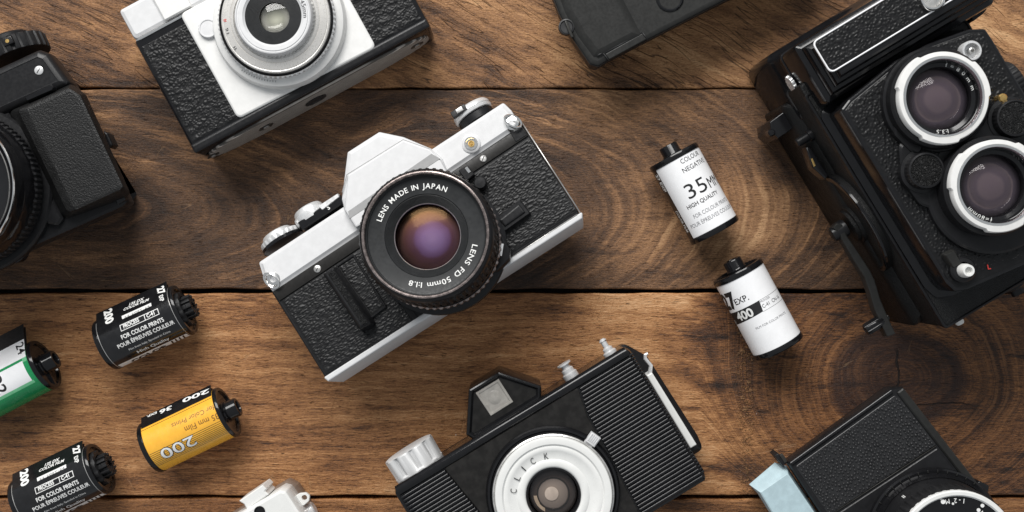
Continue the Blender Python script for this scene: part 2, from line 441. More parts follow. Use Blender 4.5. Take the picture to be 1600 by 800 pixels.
# ------------------------------------------------------------------ the table top: four stained planks over dark gaps
def pxy(px, py): return ((px-800)/PX, (400-py)/PX)
def wood(name, idx):
    n = NT(name)
    x, y, z = n.sep(n.p); sd = idx*37.0
    P = n.comb(x, y, sd)
    lo = n.noise(n.vm('MULTIPLY', P, (.006, .018, 1)), 1, 2)
    wob = n.mul(n.sub(lo, .5), 16.0)
    wob2 = n.mul(n.sub(n.noise(n.vm('MULTIPLY', P, (.05, .09, 1)), 1, 4, .6), .5), 6.0)
    xw = n.add(x, n.mul(n.sub(n.noise(n.vm('MULTIPLY', P, (.02, .02, 1)), 1, 2), .5), 18))
    yw = n.add(y, n.add(wob, wob2))
    def ell(cx, cy, ax, ay, ang=0, pw=False):
        c0, s0 = cos(rad(ang)), sin(rad(ang)); dx = n.sub(xw, cx); dy = n.sub(yw, cy)
        u = n.add(n.mul(dx, c0/ax), n.mul(dy, s0/ax)); v = n.add(n.mul(dx, -s0/ay), n.mul(dy, c0/ay))
        return n.m_('SQRT', n.add(n.mul(u, u), n.mul(v, v)))
    diag = None
    if idx == 0:      # diagonal figure, falling to the right
        a = rad(-24); g = n.add(n.mul(yw, cos(a)), n.mul(x, -sin(a)))
        gx = n.add(n.mul(x, cos(a)), n.mul(y, sin(a)))
        bandf, bandx = .10, .012
    elif idx == 1:
        cx, cy = pxy(70, 322); e1 = n.mul(ell(cx, cy, 3.6, 1, -3), 1.0)
        cx, cy = pxy(600, 345)
        a = rad(-20); base = n.add(n.mul(yw, cos(a)), n.mul(xw, -sin(a)))
        e2 = n.mul(ell(cx, cy, 3.0, 1.0, 3), 1.0)
        f1 = n.rng(x, -85, -45)
        g = n.mix(f1, e1, n.add(n.add(e2, n.mul(x, .12)), 12))
        gx = x; bandf, bandx = .105, .006
    elif idx == 2:
        cx, cy = pxy(1405, 592); e = ell(cx, cy, 1.12, 1.0, 0)
        f = n.rng(n.m_('SQRT', n.add(n.mul(n.sub(x, cx), n.sub(x, cx)), n.mul(n.mul(n.sub(y, cy), 1.2), n.mul(n.sub(y, cy), 1.2)))), 66, 100)
        g = n.mix(f, e, n.add(n.mul(yw, 1.1), 50)); gx = x; bandf, bandx = .15, .005
    else:
        g = yw; gx = x; bandf, bandx = .2, .005
    B = n.noise(n.comb(n.mul(g, bandf), n.mul(gx, bandx), sd), 1, 3, .55)          # broad growth bands
    F = n.noise(n.comb(n.mul(g, bandf*5), n.mul(gx, .03), sd+5), 1, 4, .65)        # fine bands
    fx, fy = (n.add(n.mul(x, cos(rad(-8))), n.mul(y, sin(rad(-8)))), n.add(n.mul(y, cos(rad(-8))), n.mul(x, -sin(rad(-8))))) if idx == 0 else (x, y)
    fib = n.noise(n.comb(n.mul(fx, .16), n.mul(fy, 2.2), sd), 1, 5, .7)            # fibre along the plank
    fib2 = n.noise(n.comb(n.mul(fx, .6), n.mul(fy, 5.0), sd+9), 1, 3, .7)
    bl = n.noise(n.vm('MULTIPLY', P, (.016, .03, 1)), 1, 5, .62)                   # stain blotches
    por = n.noise(n.comb(n.mul(fx, .22), n.mul(fy, 1.9), sd+20), 1, 3, .5)
    pores = n.rng(por, .62, .70)
    wts = {0: (.42, .38, .38, .60), 1: (.34, .34, .42, .40), 2: (.32, .36, .66, .40), 3: (.4, .3, .5, .3)}[idx]
    v = n.mul(n.sub(B, .5), wts[0]*2.2)
    if idx == 1: v = n.mul(v, n.rng(x, -20, 50, 1, .60))
    if idx == 2: v = n.mul(v, n.rng(x, 90, 130, 1, .72))
    v = n.add(v, n.mul(n.sub(F, .5), wts[1]*1.6)); v = n.add(v, n.mul(n.sub(fib, .5), wts[2]*1.5))
    spk = n.noise(n.vm('MULTIPLY', P, (1.1, 2.0, 1)), 1, 4, .7)
    v = n.add(v, n.mul(n.sub(spk, .5), {0: .62, 1: .46, 2: .36, 3: .4}[idx]))
    ridge = n.noise(n.comb(n.mul(g, bandf*2.1), n.mul(gx, bandx*1.6), sd+31), 1, 2, .5)   # thin pale growth lines
    rl = n.rng(n.m_('ABSOLUTE', n.sub(ridge, .5)), .055, 0)
    v = n.add(v, n.mul(n.mul(rl, n.rng(n.noise(P, .022, 2), .40, .60)), {0: .10, 1: .18, 2: .08, 3: .1}[idx]))
    smd = n.rng(n.noise(n.vm('MULTIPLY', P, (.035, .17, 1)), 1, 4, .6), .56, .70)          # dark smudges along the grain
    v = n.sub(v, n.mul(smd, {0: .18, 1: .13, 2: .24, 3: .2}[idx]))
    v = n.add(v, n.mul(n.sub(fib2, .5), .52)); v = n.add(v, n.mul(n.sub(bl, .5), wts[3]*2.0))
    tonal = {0: .53, 1: .41, 2: .575, 3: .5}[idx]
    v = n.add(v, tonal)
    # tone differences with a place of their own
    if idx == 0:
        v = n.sub(v, n.rng(x, -150, -215, 0, .10)); v = n.add(v, n.rng(x, -20, 40, 0, .10))
        v = n.sub(v, n.rng(y, 92, 84, 0, .10))
    if idx == 1:
        v = n.add(v, n.rng(x, 5, 60, 0, .14)); v = n.sub(v, n.rng(x, 120, 170, 0, .12))
        v = n.sub(v, n.rng(y, 0, -16, 0, .05))
    if idx == 2:
        kd = ell(*pxy(1405, 592), 1.75, 1.5, 0)
        v = n.sub(v, n.rng(n.add(kd, n.mul(n.sub(bl, .5), 60)), 68, 46, 0, .34))
        core = n.rng(ell(*pxy(1400, 598), 1.15, .95, 0), 31, 24)
        v = n.sub(v, n.mul(core, .10)); v = n.add(v, n.rng(x, 15, 70, 0, .12))
    pal = {0: [(0, lin(28, 20, 15)), (.28, lin(72, 48, 31)), (.5, lin(124, 87, 56)), (.72, lin(168, 123, 82)), (1, lin(208, 165, 120))],
           1: [(0, lin(22, 16, 12)), (.28, lin(57, 39, 27)), (.5, lin(97, 69, 47)), (.72, lin(150, 110, 75)), (1, lin(200, 158, 116))],
           2: [(0, lin(26, 17, 12)), (.28, lin(74, 46, 27)), (.5, lin(131, 87, 51)), (.72, lin(174, 124, 79)), (1, lin(214, 170, 126))]}
    col = n.ramp(v, pal.get(idx, pal[2]))
    col = n.mix(n.mul(pores, {0: .5, 1: .35, 2: .7, 3: .6}[idx]), col, lin(30, 18, 11))
    hgt = n.add(n.mul(n.add(fib, spk), .45), n.add(n.mul(F, .35), n.mul(fib2, .25))); hgt = n.sub(hgt, n.mul(pores, .5))
    if idx == 0:
        # short dark cracks running across the figure
        a = rad(-31); cu = n.add(n.mul(x, cos(a)), n.mul(y, sin(a))); cv = n.add(n.mul(y, cos(a)), n.mul(x, -sin(a)))
        cv = n.add(cv, n.mul(n.sub(n.noise(P, .012, 2), .5), 26))
        ck = n.noise(n.comb(n.mul(cu, .022), n.mul(cv, .33), 3.3), 1, 1.5, .4)
        line = n.rng(n.m_('ABSOLUTE', n.sub(ck, .5)), .020, .0)
        mask = n.rng(n.noise(P, .05, 3), .40, .54)
        line = n.mul(line, mask)
        col = n.mix(n.mul(line, .72), col, lin(34, 22, 15)); hgt = n.sub(hgt, n.mul(line, .8))
    if idx == 2:
        e9 = ell(*pxy(1405, 592), 1.12, 1.0, 0)
        rings = n.m_('SINE', n.mul(e9, 1.25)); near = n.mul(n.rng(e9, 70, 48), n.rng(e9, 14, 24))
        col = n.mix(n.mul(n.mul(n.rng(rings, .35, 1), near), n.rng(n.noise(P, .04, 3), .46, .64, 0, .34)), col, lin(150, 105, 66))
        col = n.mix(n.mul(core, .55), col, lin(48, 31, 27))
        # two drying cracks in the knot
        kx, ky = pxy(1402, 590)
        wx = n.add(x, n.mul(n.sub(n.noise(P, .12, 2), .5), 6)); wy = n.add(y, n.mul(n.sub(n.noise(P, .12, 2), .5), 5))
        l1 = n.mul(n.rng(n.m_('ABSOLUTE', n.sub(wx, kx)), .9, .2), n.rng(n.m_('ABSOLUTE', n.sub(y, ky+4)), 11, 8))
        l2 = n.mul(n.rng(n.m_('ABSOLUTE', n.sub(wy, pxy(0, 632)[1])), .5, .1), n.rng(n.m_('ABSOLUTE', n.sub(x, pxy(1462, 0)[0])), 20, 12))
        cr = n.m_('MAXIMUM', l1, l2); col = n.mix(n.mul(cr, .9), col, lin(16, 10, 8)); hgt = n.sub(hgt, cr)
        # raised stain edge left of the knot, its glints painted as paler specks
        bx = n.add(x, n.mul(n.sub(n.noise(P, .05, 4), .5), 16)); ed = n.rng(n.m_('ABSOLUTE', n.sub(bx, pxy(1165, 0)[0])), 5.5, 0)
        sp = n.mul(ed, n.rng(n.noise(P, .75, 3), .5, .66)); hgt = n.add(hgt, n.mul(sp, 1.4)); col = n.mix(n.mul(sp, .35), col, lin(190, 145, 100))
    for k, (an_, th_) in enumerate(((12, .006), (-38, .005), (71, .005))):
        a = rad(an_); su = n.add(n.mul(x, cos(a)), n.mul(y, sin(a))); sv = n.add(n.mul(y, cos(a)), n.mul(x, -sin(a)))
        sn = n.noise(n.comb(n.mul(su, .007), n.mul(sv, .14), sd+k*11), 1, 0, .4)
        sl = n.mul(n.rng(n.m_('ABSOLUTE', n.sub(sn, .52)), th_, 0), n.rng(n.noise(n.vm('ADD', P, (k*50, 0, 0)), .06, 2), .56, .64))
        col = n.mix(n.mul(sl, .20), col, lin(196, 158, 118)); hgt = n.sub(hgt, n.mul(sl, .25))
    col = n.dust(col, .90, (.75, .73, .7, 1), .075)
    rgh = n.rng(fib, .3, .75, .42, .62)
    nm = n.bump(n.noise(n.vm('MULTIPLY', P, (.5, 1.6, 1)), 1, 4), .25)
    nm = n.bump(hgt, .58, 1.0, nm)
    return n.out(col, rgh, 0, nm, .38)
TB = bpy.data.objects.new('tabletop', None); C.objects.link(TB); TB['kind'] = 'structure'
TB['label'] = 'rough dark brown wooden plank tabletop under the cameras'
gaps = [-1400, 138.5, 455.0, 777.0, 2100]; gw = [0, 2.5, 6.5, 5.5, 0]
for i in range(4):
    y1 = (400-(gaps[i]+gw[i]/2))/PX; y0 = (400-(gaps[i+1]-gw[i+1]/2))/PX
    mb = MB(); nseg = 160; prof = []
    # slightly irregular long edges
    top = [(-650+1300*k/nseg, y1+.22*sin(k*1.7+i)+.18*sin(k*.53+2*i)) for k in range(nseg+1)]
    bot = [(-650+1300*k/nseg, y0+.22*sin(k*1.3+2*i)+.2*sin(k*.61+i)) for k in range(nseg+1)]
    poly = bot+top[::-1]
    mb.levels(poly, [(-22, 0), (-.9, 0), (-.35, .12), (-.08, .42), (0, .9)])
    mb.build('plank', wood('stained_wood_plank', i), TB, smooth=50)
mb = MB(); mb.box(-650, -660, -40, 650, 660, -16, .2); mb.build('batten', plain('dark_underside', (.012, .009, .007, 1), .8)(), TB)

# ------------------------------------------------------------------ 35 mm film canisters
R = 12.4; ZC = 12.9
TT = [9.0]            # angle (radians) past which the label leaves the cylinder straight on, towards the film slot
def cwrap(r):
    tt = TT[0]
    def fn(a, v):
        th = v/R
        if th <= tt: return (a, r*sin(th), ZC+r*cos(th))
        e = (th-tt)*R; return (a, r*sin(tt)+e*cos(tt), ZC+r*cos(tt)-e*sin(tt))
    return fn
def ccyl(fr, px, py):
    a, v = fr.cyl(px, py, R, ZC)
    if TT[0] < 5:
        o, d = fr.ray(px, py); tt = TT[0]; nn = o.y*sin(tt)+(o.z-ZC)*cos(tt)-R; dn = d.y*sin(tt)+d.z*cos(tt)
        p = o+d*(-nn/dn); e = p.y*cos(tt)-(p.z-ZC)*sin(tt)
        if e > 0: return p.x, R*tt+e
    return a, v
def cpatch(mb, quad, r, nu=2, nv=24):
    """quad of (a, v) corners in order, wrapped round the canister"""
    nu = max(nu, int(max(abs(quad[1][1]-quad[0][1]), abs(quad[2][1]-quad[3][1]))/.35)+1)
    nv = max(2, int(max(abs(quad[3][1]-quad[0][1]), abs(quad[2][1]-quad[1][1]))/.35)+1)
    q = [Vector(p) for p in quad]; fn = cwrap(r); o = []
    for j in range(nv+1):
        l = q[0].lerp(q[3], j/nv); m_ = q[1].lerp(q[2], j/nv)
        o.append([fn(*l.lerp(m_, i/nu)) for i in range(nu+1)])
    vs = [p for row in o for p in row]
    mb._add(vs, [(j*(nu+1)+i, j*(nu+1)+i+1, (j+1)*(nu+1)+i+1, (j+1)*(nu+1)+i) for j in range(nv) for i in range(nu)])
def cband(mb, x0, x1, v0, v1, r): cpatch(mb, [(x0, v0), (x1, v0), (x1, v1), (x0, v1)], r, 2, max(4, int(abs(v1-v0))*2))
def canister(name, label, fr, L, body, spool='plain', lip=None, lipmat='inner_black', caplen=(2.6, 2.6), group=None, cap1='black_gloss'):
    t = thing(name, label, 'film canister', fr, group)
    h = L/2; a, b = caplen
    m = MB(); m.lathe([(R-.5, -h+a-.4), (R, -h+a), (R, h-b), (R-.5, h-b+.4)], 0, 0, ZC, 96, 'x'); m.build('shell', body, t)
    for e, (x0, x1) in enumerate(((-h, -h+a), (h, h-b))):
        s_ = 1 if x1 > x0 else -1; m = MB()
        prof = [(R-.2, x1+s_*.3), (R+.32, x1), (R+.38, x1-s_*.5), (R+.38, x0+s_*.7), (R-.05, x0), (R-1.6, x0), (R-2.1, x0+s_*.9), (5.2, x0+s_*1.1), (4.6, x0+s_*.4)]
        if e == 0: prof += [(2.6, x0+s_*.4), (2.4, x0+s_*2.2), (.01, x0+s_*2.2)]
        m.lathe(prof, 0, 0, ZC, 96, 'x', cap0=False, cap1=True)
        if spool == 'open' and e == 1:
            for k in range(3):
                a0 = PI/3+k*2*PI/3; m.mx = Matrix.Translation((h-1.0, 0, ZC)) @ Matrix.Rotation(a0, 4, 'X')
                m.box(-.8, 4.5, -1.0, .9, R-1.4, 1.0, .2); m.mx = None
        m.build('end_cap', 'black_gloss', t)
    m = MB(); x = h-b
    if spool == 'toothed':
        m.lathe([(4.6, x), (4.6, h+2.0), (4.9, h+2.4), (4.9, h+4.6), (3.0, h+4.6), (2.8, h-1), (.01, h-1)], 0, 0, ZC, 60, 'x', cap0=False, teeth=(1.5, (3, 4), 5, 2))
        for k in range(12):
            th = 2*PI*k/12; m.mx = Matrix.Translation((0, 0, ZC)) @ Matrix.Rotation(th, 4, 'X')
            m.box(h+.5, -.5, 4.6, h+4.9, .5, 5.7, .15); m.mx = None
        m.lathe([(8.6, h-.8), (8.6, h+.9), (6.3, h+.9), (6.3, h-.8)], 0, 0, ZC, 60, 'x', cap0=False, cap1=False, teeth=(.8, (1,), 5, 2))
    else:
        e_ = 5.2 if spool == 'plain' else 5.4
        m.lathe([(4.7, x), (4.9, h+.3), (4.55, h+.8), (4.55, h+e_-.5), (4.2, h+e_), (3.0, h+e_), (2.8, h+e_-.5), (2.7, h+.6), (.01, h+.6)], 0, 0, ZC, 60, 'x', cap0=False)
    m.build('spool_hub', 'black_matte' if spool == 'toothed' else 'black_gloss', t)
    if lip:                             # the label runs off straight to the slot where the film comes out
        th, ln = lip; m = MB(); tt = rad(abs(th)); sg = 1 if th > 0 else -1
        for r0, l_ in ((R-.02, ln), (R-1.5, ln-.8)):
            p = []
            for k in range(7):
                e = l_*k/6-1.0*(k == 0); p.append((r0*sin(tt)+e*cos(tt), r0*cos(tt)-e*sin(tt)))
            q = p+[(y_-.5*sin(tt), z_-.5*cos(tt)) for y_, z_ in p[::-1]]
            m.loft([[(xx, sg*y_, ZC+z_) for y_, z_ in q] for xx in (-h+a+.3, h-b-.3)])
        m.build('film_slot_lip', lipmat, t)
    return t
def ctext(mb, fr, text, p0, p1, cappx, r=R+.06, bold=0.0, shear=0.0, fit=True):
    """text whose baseline runs from pixel p0 to pixel p1 on the shell"""
    a = Vector(ccyl(fr, *p0)); b = Vector(ccyl(fr, *p1)); d = b-a
    put_text(mb, text, a, math.atan2(d.y, d.x), cappx/3.28, cwrap(r), width=d.length if fit else None, bold=bold, shear=shear, maxedge=.9)
def Z(x0, y0, s): return lambda u, v: (x0+u/s, y0+v/s)

# --- white canister: 35MM

f = Fr(1084.5, 302.5, 118.9); z = Z(1000, 210, 4.444)
f = Fr(*[(1084.5-800)*547/560+800, (302.5-400)*547/560+400], 118.9)
t = canister('film_canister', 'white film canister lettered 35M and HIGH QUALITY, the upper of two', f, 42.2, 'label_white', lip=None, group='35 mm film canisters')
m = MB(); cband(m, -18.4, 18.4, 14.2, 26, R+.04); m.build('black_label_band', 'label_black', t)
m = MB(); rt = rad(-90); sf = cwrap(R+.07)
def cfree(m, fr, text, p, rot, cap, xs=1, bold=0.0, r=None, w=None, sh=0):
    a = ccyl(fr, *p); put_text(m, text, a, rad(rot), cap, cwrap(r or R+.07), width=w, xs=xs, bold=bold, maxedge=.9, shear=sh)
cfree(m, f, 'COLOUR', z(290, 207), -90, 2.3, w=11.5); cfree(m, f, 'NEGATIVE', z(305, 270), -90, 2.3, w=14)
cfree(m, f, '35', z(345, 452), -90, 7.0, w=10.5); cfree(m, f, 'MM', z(492, 372), -90, 5.2, w=8)
cfree(m, f, 'HIGH QUALITY', z(335, 524), -90, 1.9, w=17.5, bold=.012)
m.build('lettering', 'ink_black', t)
m = MB(); cfree(m, f, 'FOR COLOUR PRINTS', z(380, 586), -90, 1.9, w=21); cfree(m, f, 'POUR ÉPREUVES COULEUR', z(362, 656), -90, 1.9, w=26)
m.build('small_lettering', 'ink_grey', t)
m = MB()
put_text(m, '27 EXP', (16.5, 17.2), rad(180), 2.4, cwrap(R+.09), bold=.03, xs=.9); put_text(m, 'COLOR FILM', (-3.0, 17.0), rad(180), 1.9, cwrap(R+.09), bold=.02, xs=.75)
m.build('side_lettering', 'ink_white', t)

# --- white canister: 27 EXP 400
f = Fr((1184.3-800)*547/560+800, (482.5-400)*547/560+400, 118.4); z = Z(1100, 390, 4.211)
t = canister('film_canister', 'white film canister lettered 27 EXP and 400, the lower of two', f, 42.6, 'label_white', group='35 mm film canisters')
m = MB(); qa = [ccyl(f, *z(*p)) for p in ((213, 492), (389, 406), (362, 334), (168, 420))]
cpatch(m, qa, R+.04, 8, 8); m.build('black_box', 'ink_black', t)
m = MB(); a_, v_ = ccyl(f, *z(200, 384)); put_text(m, '27', (a_, v_+7.4), rad(-90), 7.6, cwrap(R+.07), width=10.6, bold=.05, maxedge=.7); cfree(m, f, 'EXP.', z(212, 366), -90, 2.9, w=7.4, bold=.008)
cfree(m, f, 'C-41  CN-16', z(390, 386), -90, 1.8, w=11.5)
for q in ((362, 334, 470, 262), (389, 407, 512, 334)):
    a = Vector(ccyl(f, *z(q[0], q[1]))); 
    cpatch(m, [a, a+Vector((-.12, 0)), a+Vector((-.12, -16)), a+Vector((0, -16))], R+.05, 1, 16)
m.build('lettering', 'ink_black', t)
m = MB(); cfree(m, f, 'ISO', z(196, 490), -90, 1.7, w=3.2, bold=.01, r=R+.09); cfree(m, f, '400', z(232, 470), -90, 4.1, w=9.6, bold=.03, r=R+.09)
m.build('white_lettering', 'ink_white', t)
m = MB(); cfree(m, f, 'FILM FOR COLOR PRINTS', z(345, 527), -90, 1.1, w=17.5); cfree(m, f, 'PROCESS', z(372, 352), -90, 1.0, w=5.5)
m.build('small_lettering', 'ink_grey', t)

# --- black canisters
TT[0] = rad(48)
f = Fr((227-800)*547/560+800, (511.5-400)*547/560+400, 24.9); z = Z(130, 430, 5.0)
t = canister('film_canister', 'black film canister lettered 27 EXP and FOR COLOR PRINTS, lying by the big camera', f, 41.4, 'label_black', 'toothed', lip=(48, 9.5), lipmat='label_black', caplen=(2.2, 1.8), group='35 mm film canisters')
KB = t
for x in (-18.2, 18.6): m = MB(); m.lathe([(R+.02, x-.12), (R+.2, x-.12), (R+.2, x+.12), (R+.02, x+.12)], 0, 0, ZC, 96, 'x', False, False); m.build('seam_ring', 'steel', t)
m = MB(); T = lambda s_, a, b, c, **k: ctext(m, f, s_, z(*a), z(*b), c, **k)
T('135 DX', (357, 240), (470, 193), 5.6, bold=.03, shear=.25); T('COLOR FILM', (312, 280), (508, 200), 5.2, bold=.03, shear=.25)
T('FOR COLOR PRINTS', (305, 502), (635, 358), 6.5, bold=.02); T('POUR ÉPREUVES COULEUR', (278, 574), (718, 376), 6.2, bold=.02)
T('Film from Italy, Spooled in China', (362, 588), (684, 442), 3.4, bold=.005); T('High Quality', (430, 608), (678, 498), 6, bold=.02)
T('200', (163, 285), (180, 390), 13, bold=.045); T('27', (578, 105), (590, 158), 11, bold=.045); T('EXP', (592, 165), (604, 210), 6.5, bold=.03)
qs = [[(300, 320), (530, 216), (534, 240), (306, 344)], [(284, 392), (582, 258), (583, 263), (285, 397)], [(298, 440), (596, 305), (595, 300), (297, 435)],
      [(284, 392), (289, 392), (302, 440), (297, 440)], [(577, 262), (582, 258), (597, 305), (592, 306)], [(472, 310), (477, 308), (490, 352), (485, 354)]]
for q in qs: cpatch(m, [ccyl(f, *z(*p)) for p in q], R+.05, 6, 3)
T('PROCESS', (318, 416), (440, 360), 6, bold=.03); T('C-41', (500, 334), (560, 305), 6, bold=.03)
m.build('lettering', 'ink_white', t)
m = MB(); v0 = ccyl(f, *z(440, 622))[1]; cband(m, -17.6, 18.0, v0-.3, v0-9, R+.04); m.build('pale_band', 'ink_white', t)
m = MB(); put_text(m, 'COLOR', (-12, v0-5.6), 0, 3.9, cwrap(R+.08), width=19, bold=.05)
for k in range(4):
    x = 8.6+k*2.0; cpatch(m, [(x, v0-6.5), (x+.8, v0-6.5), (x+1.9, v0-.6), (x+1.1, v0-.6)], R+.08, 2, 10)
m.build('band_lettering', 'label_black', t)
m = MB(); T('22-200T-24', (322, 336), (520, 246), 3.2, r=R+.09); m.build('printed_code', 'ink_black', t)
def copy_thing(root, fr, label):
    r = root.copy(); C.objects.link(r); r.location = fr.o*S; r.rotation_euler = fr.m.to_3x3().to_euler(); r['label'] = label
    for ch in list(root.children):
        c = ch.copy(); C.objects.link(c); c.parent = r
        for g in ch.children: d = g.copy(); C.objects.link(d); d.parent = c
    return r
f2 = Fr((97-800)*547/560+800, (760-400)*547/560+400, 25.8)
copy_thing(KB, f2, 'black film canister lettered 27 EXP and FOR COLOR PRINTS, nearest the photo corner')

# --- yellow canister
TT[0] = rad(52)
f = Fr((296-800)*547/560+800, (671.5-400)*547/560+400, 25.6); z = Z(200, 580, 4.705)
t = canister('film_canister', 'yellow film canister with black stripes, lettered 200 and 35 mm Film', f, 41.2, 'label_yellow', lip=(52, 8.5), lipmat='label_black', caplen=(2.2, 1.8), group='35 mm film canisters')
v1 = ccyl(f, *z(390, 270))[1]
m = MB(); cband(m, -18.0, 18.5, v1, R*TT[0]+8.3, R+.03); m.build('black_label_band', 'label_black', t)
m = MB(); T = lambda s_, a, b, c, **k: ctext(m, f, s_, z(*a), z(*b), c, r=R+.08, **k)
va = Vector(ccyl(f, *z(705, 352))); vb = Vector(ccyl(f, *z(755, 440)))
for k in range(9):
    v = va.y+(vb.y-va.y)*k/8; cband(m, -18.0, 18.5, v, v-.22, R+.03)
m.build('black_stripes', 'ink_black', t)
m = MB(); T('for Color Prints', (628, 248), (318, 388), 7.5, bold=.0); T('35 mm Film', (655, 308), (412, 412), 9.0, bold=.005); m.build('brown_lettering', 'ink_gold', t)
m = MB()
T('200', (597, 128), (402, 205), 9, bold=.03); T('36', (322, 252), (232, 290), 8.5, bold=.03); T('EXP.', (212, 296), (138, 328), 4.5, bold=.03)
m.build('white_lettering', 'ink_white', t)
m = MB(); a = Vector(ccyl(f, *z(476, 466))); b = Vector(ccyl(f, *z(222, 585))); d = b-a
put_text(m, '200', a, math.atan2(d.y, d.x), 5.6, cwrap(R+.10), width=d.length, bold=.035, maxedge=.8); m.build('big_lettering_outline', 'ink_black', t)
m = MB(); put_text(m, '200', a+Vector((-.12, -.12)), math.atan2(d.y, d.x), 5.35, cwrap(R+.13), width=d.length-.3, bold=.008, maxedge=.8); m.build('big_lettering', 'ink_white', t)

# --- green canister
TT[0] = rad(42)
f = Fr((11-800)*547/560+800, (600-400)*547/560+400, 27.6); z = Z(0, 500, 4.706)
t = canister('film_canister', 'green and white film canister lettered 24, cut by the photo edge', f, 41.6, 'label_green', 'open', lip=(42, 19), caplen=(2.2, 2.0), group='35 mm film canisters')
zz = lambda p: Vector(ccyl(f, *z(*p))); vt = zz((120, 240)).y
m = MB(); v_a = zz((130, 298)).y; cband(m, -18.2, 18.4, v_a, R*TT[0]+9, R+.03); m.build('white_label_band', 'label_white', t)
m = MB(); xr = zz((165, 305)).x; xr2 = zz((205, 400)).x; v_b = zz((80, 345)).y; v_c = zz((150, 530)).y
cband(m, -18.2, xr, v_b, v_c+2.6, R+.05); m.build('white_label_block', 'label_white', t)
m = MB(); cband(m, -18.2, xr+.6, v_c+2.6, v_c+1.0, R+.03); cband(m, xr, 18.4, v_a, v_a-2.2, R+.03); m.build('pale_green_stripe', 'label_pale_green', t)
m = MB(); T = lambda s_, a, b, c, **k: ctext(m, f, s_, z(*a), z(*b), c, r=R+.08, **k)
T('24', (116, 190), (136, 262), 13, bold=.015); m.build('count_lettering', 'ink_black', t); m = MB(); cfree(m, f, '22', z(-70, 440), -90, 5.2, bold=.02, w=8.5); m.build('lettering', 'ink_black', t)

# ------------------------------------------------------------------ shared camera pieces
def screw(fr, px, py, z, r, parent, mat='steel', name='screw'):
    x, y = fr.l(px, py, z); m = MB(); m.lathe([(r, -.3), (r, .25), (r*.8, .5), (.01, .55)], x, y, z, 24)
    for a in (0, 90):
        m2 = 0
    o = m.build(name, mat, parent)
    m = MB(); m.mx = Matrix.Translation((x, y, z)) @ Matrix.Rotation(rad(35), 4, 'Z'); m.box(-r*.75, -.18, .45, r*.75, .18, .6, 0); m.build('screw_slot', 'inner_black', o)
    return o
def lens_glass(cx, cy, z, r, h, parent, inner, clear='clear', depth=4):
    m = MB(); m.dome(cx, cy, z-depth, r*.98, -r*.22); m.build('rear_element', inner, parent)
    m = MB(); m.dome(cx, cy, z, r, h); m.build('front_glass', clear, parent)
def lug(fr, px, py, z, parent, ang=0, name='strap_lug'):
    x, y = fr.l(px, py, z); m = MB(); m.lathe([(3.6, -3), (3.6, -.8), (3.0, 0), (1.6, .2), (1.3, -.8), (.01, -.8)], x, y, z, 32)
    o = m.build(name, 'chrome', parent)
    m = MB(); m.mx = Matrix.Translation((x, y, z)) @ Matrix.Rotation(rad(ang), 4, 'Z')
    m.tube([(2.6*cos(a)+1, 4.2*sin(a), .8-1.3*cos(a)) for a in [2*PI*k/20 for k in range(21)]], .55, 8, False); m.build('ring', 'chrome', o)
    return o

# ================================================================== the white and black SLR in the middle
AOFF[0] = 32.6
F = Fr(655, 398, 32.6, 6.6, -8.0)      # the frame leans a little towards its own top plate
T0 = thing('film_camera', 'white and black camera with LENS MADE IN JAPAN around its lens, in the middle', 'camera', F)
q = F.q
BO = q([(424, 456), (509, 592), (906, 334), (814, 191)], 30)
m = MB(); m.prism(rp(BO, 1.2), 0, 30, .8, 3, .6); m.build('body', 'black_satin', T0)
m = MB(); ins = inset(ccw(rp(q([(404, 408), (509, 590), (904, 334), (790, 163)], 30), 2)), 3.5)
def to_floor(x, y):      # local height that lies on the table under (x, y)
    zz = (0.25-F.o.z-y*sin(F.tilt))/cos(F.tilt); return (x, y, zz)
m.loft([[to_floor(x, y) for x, y in ins], [(x, y, .5) for x, y in ins]]); m.build('camera_back', 'black_matte', T0)
TP = rp(q([(402, 409), (786, 158), (799, 171), (814, 196), (425, 457), (411, 438)], 32), [1.5]*6)
m = MB(); m.levels(TP, [(-.5, 1), (.5, 0), (29.2, 0), (30.4, .3), (31.0, 1.5), (31.6, 1.9), (31.8, 2.2)]); m.build('top_plate', 'white_metal', T0)
PH = rp(q([(537, 330), (532, 310), (541, 236), (591, 204), (629, 212), (672, 230), (690, 246), (700, 270), (560, 352)], 35), 1.0)
m = MB(); m.levels(PH, [(4, 2), (6, 0), (32, 0), (33.2, .4), (34.0, 1.6), (34.3, 2.4)]); m.build('prism_housing', 'white_metal', T0)
m = MB(); m.levels(rp(q([(543, 273), (630, 218), (672, 233), (688, 249), (700, 272), (556, 356), (538, 328)], 36), 1), [(33, -.2), (35.2, 0), (35.8, .3), (36, .9)]); m.build('prism_face', 'white_metal', T0)
m = MB(); cr = [F.l(*p, 35) for p in ((534, 300), (542, 273), (630, 218), (672, 233))]; m.tube([(cr[0][0], cr[0][1], 34.2)]+[(x, y, 35.2) for x, y in cr[1:]], .2, 6); m.build('crease_line', 'grey_plate', T0)
m = MB(); m.prism(q([(544, 330), (674, 240), (688, 248), (546, 342)], 36.1), 35.5, 36.15, .1, 1); m.build('nameplate', 'grey_plate', T0)
m = MB(); m.prism(q([(426, 456), (815, 197), (825, 212), (437, 470)], 30.6), 29, 30.9, .3, 2); m.build('trim_band', 'band_black', T0)
m = MB(); m.prism(q([(796, 205), (812, 194), (823, 211), (806, 222)], 30.9), 30, 31.2, .2, 1); m.build('trim_plate', 'black_satin', T0)
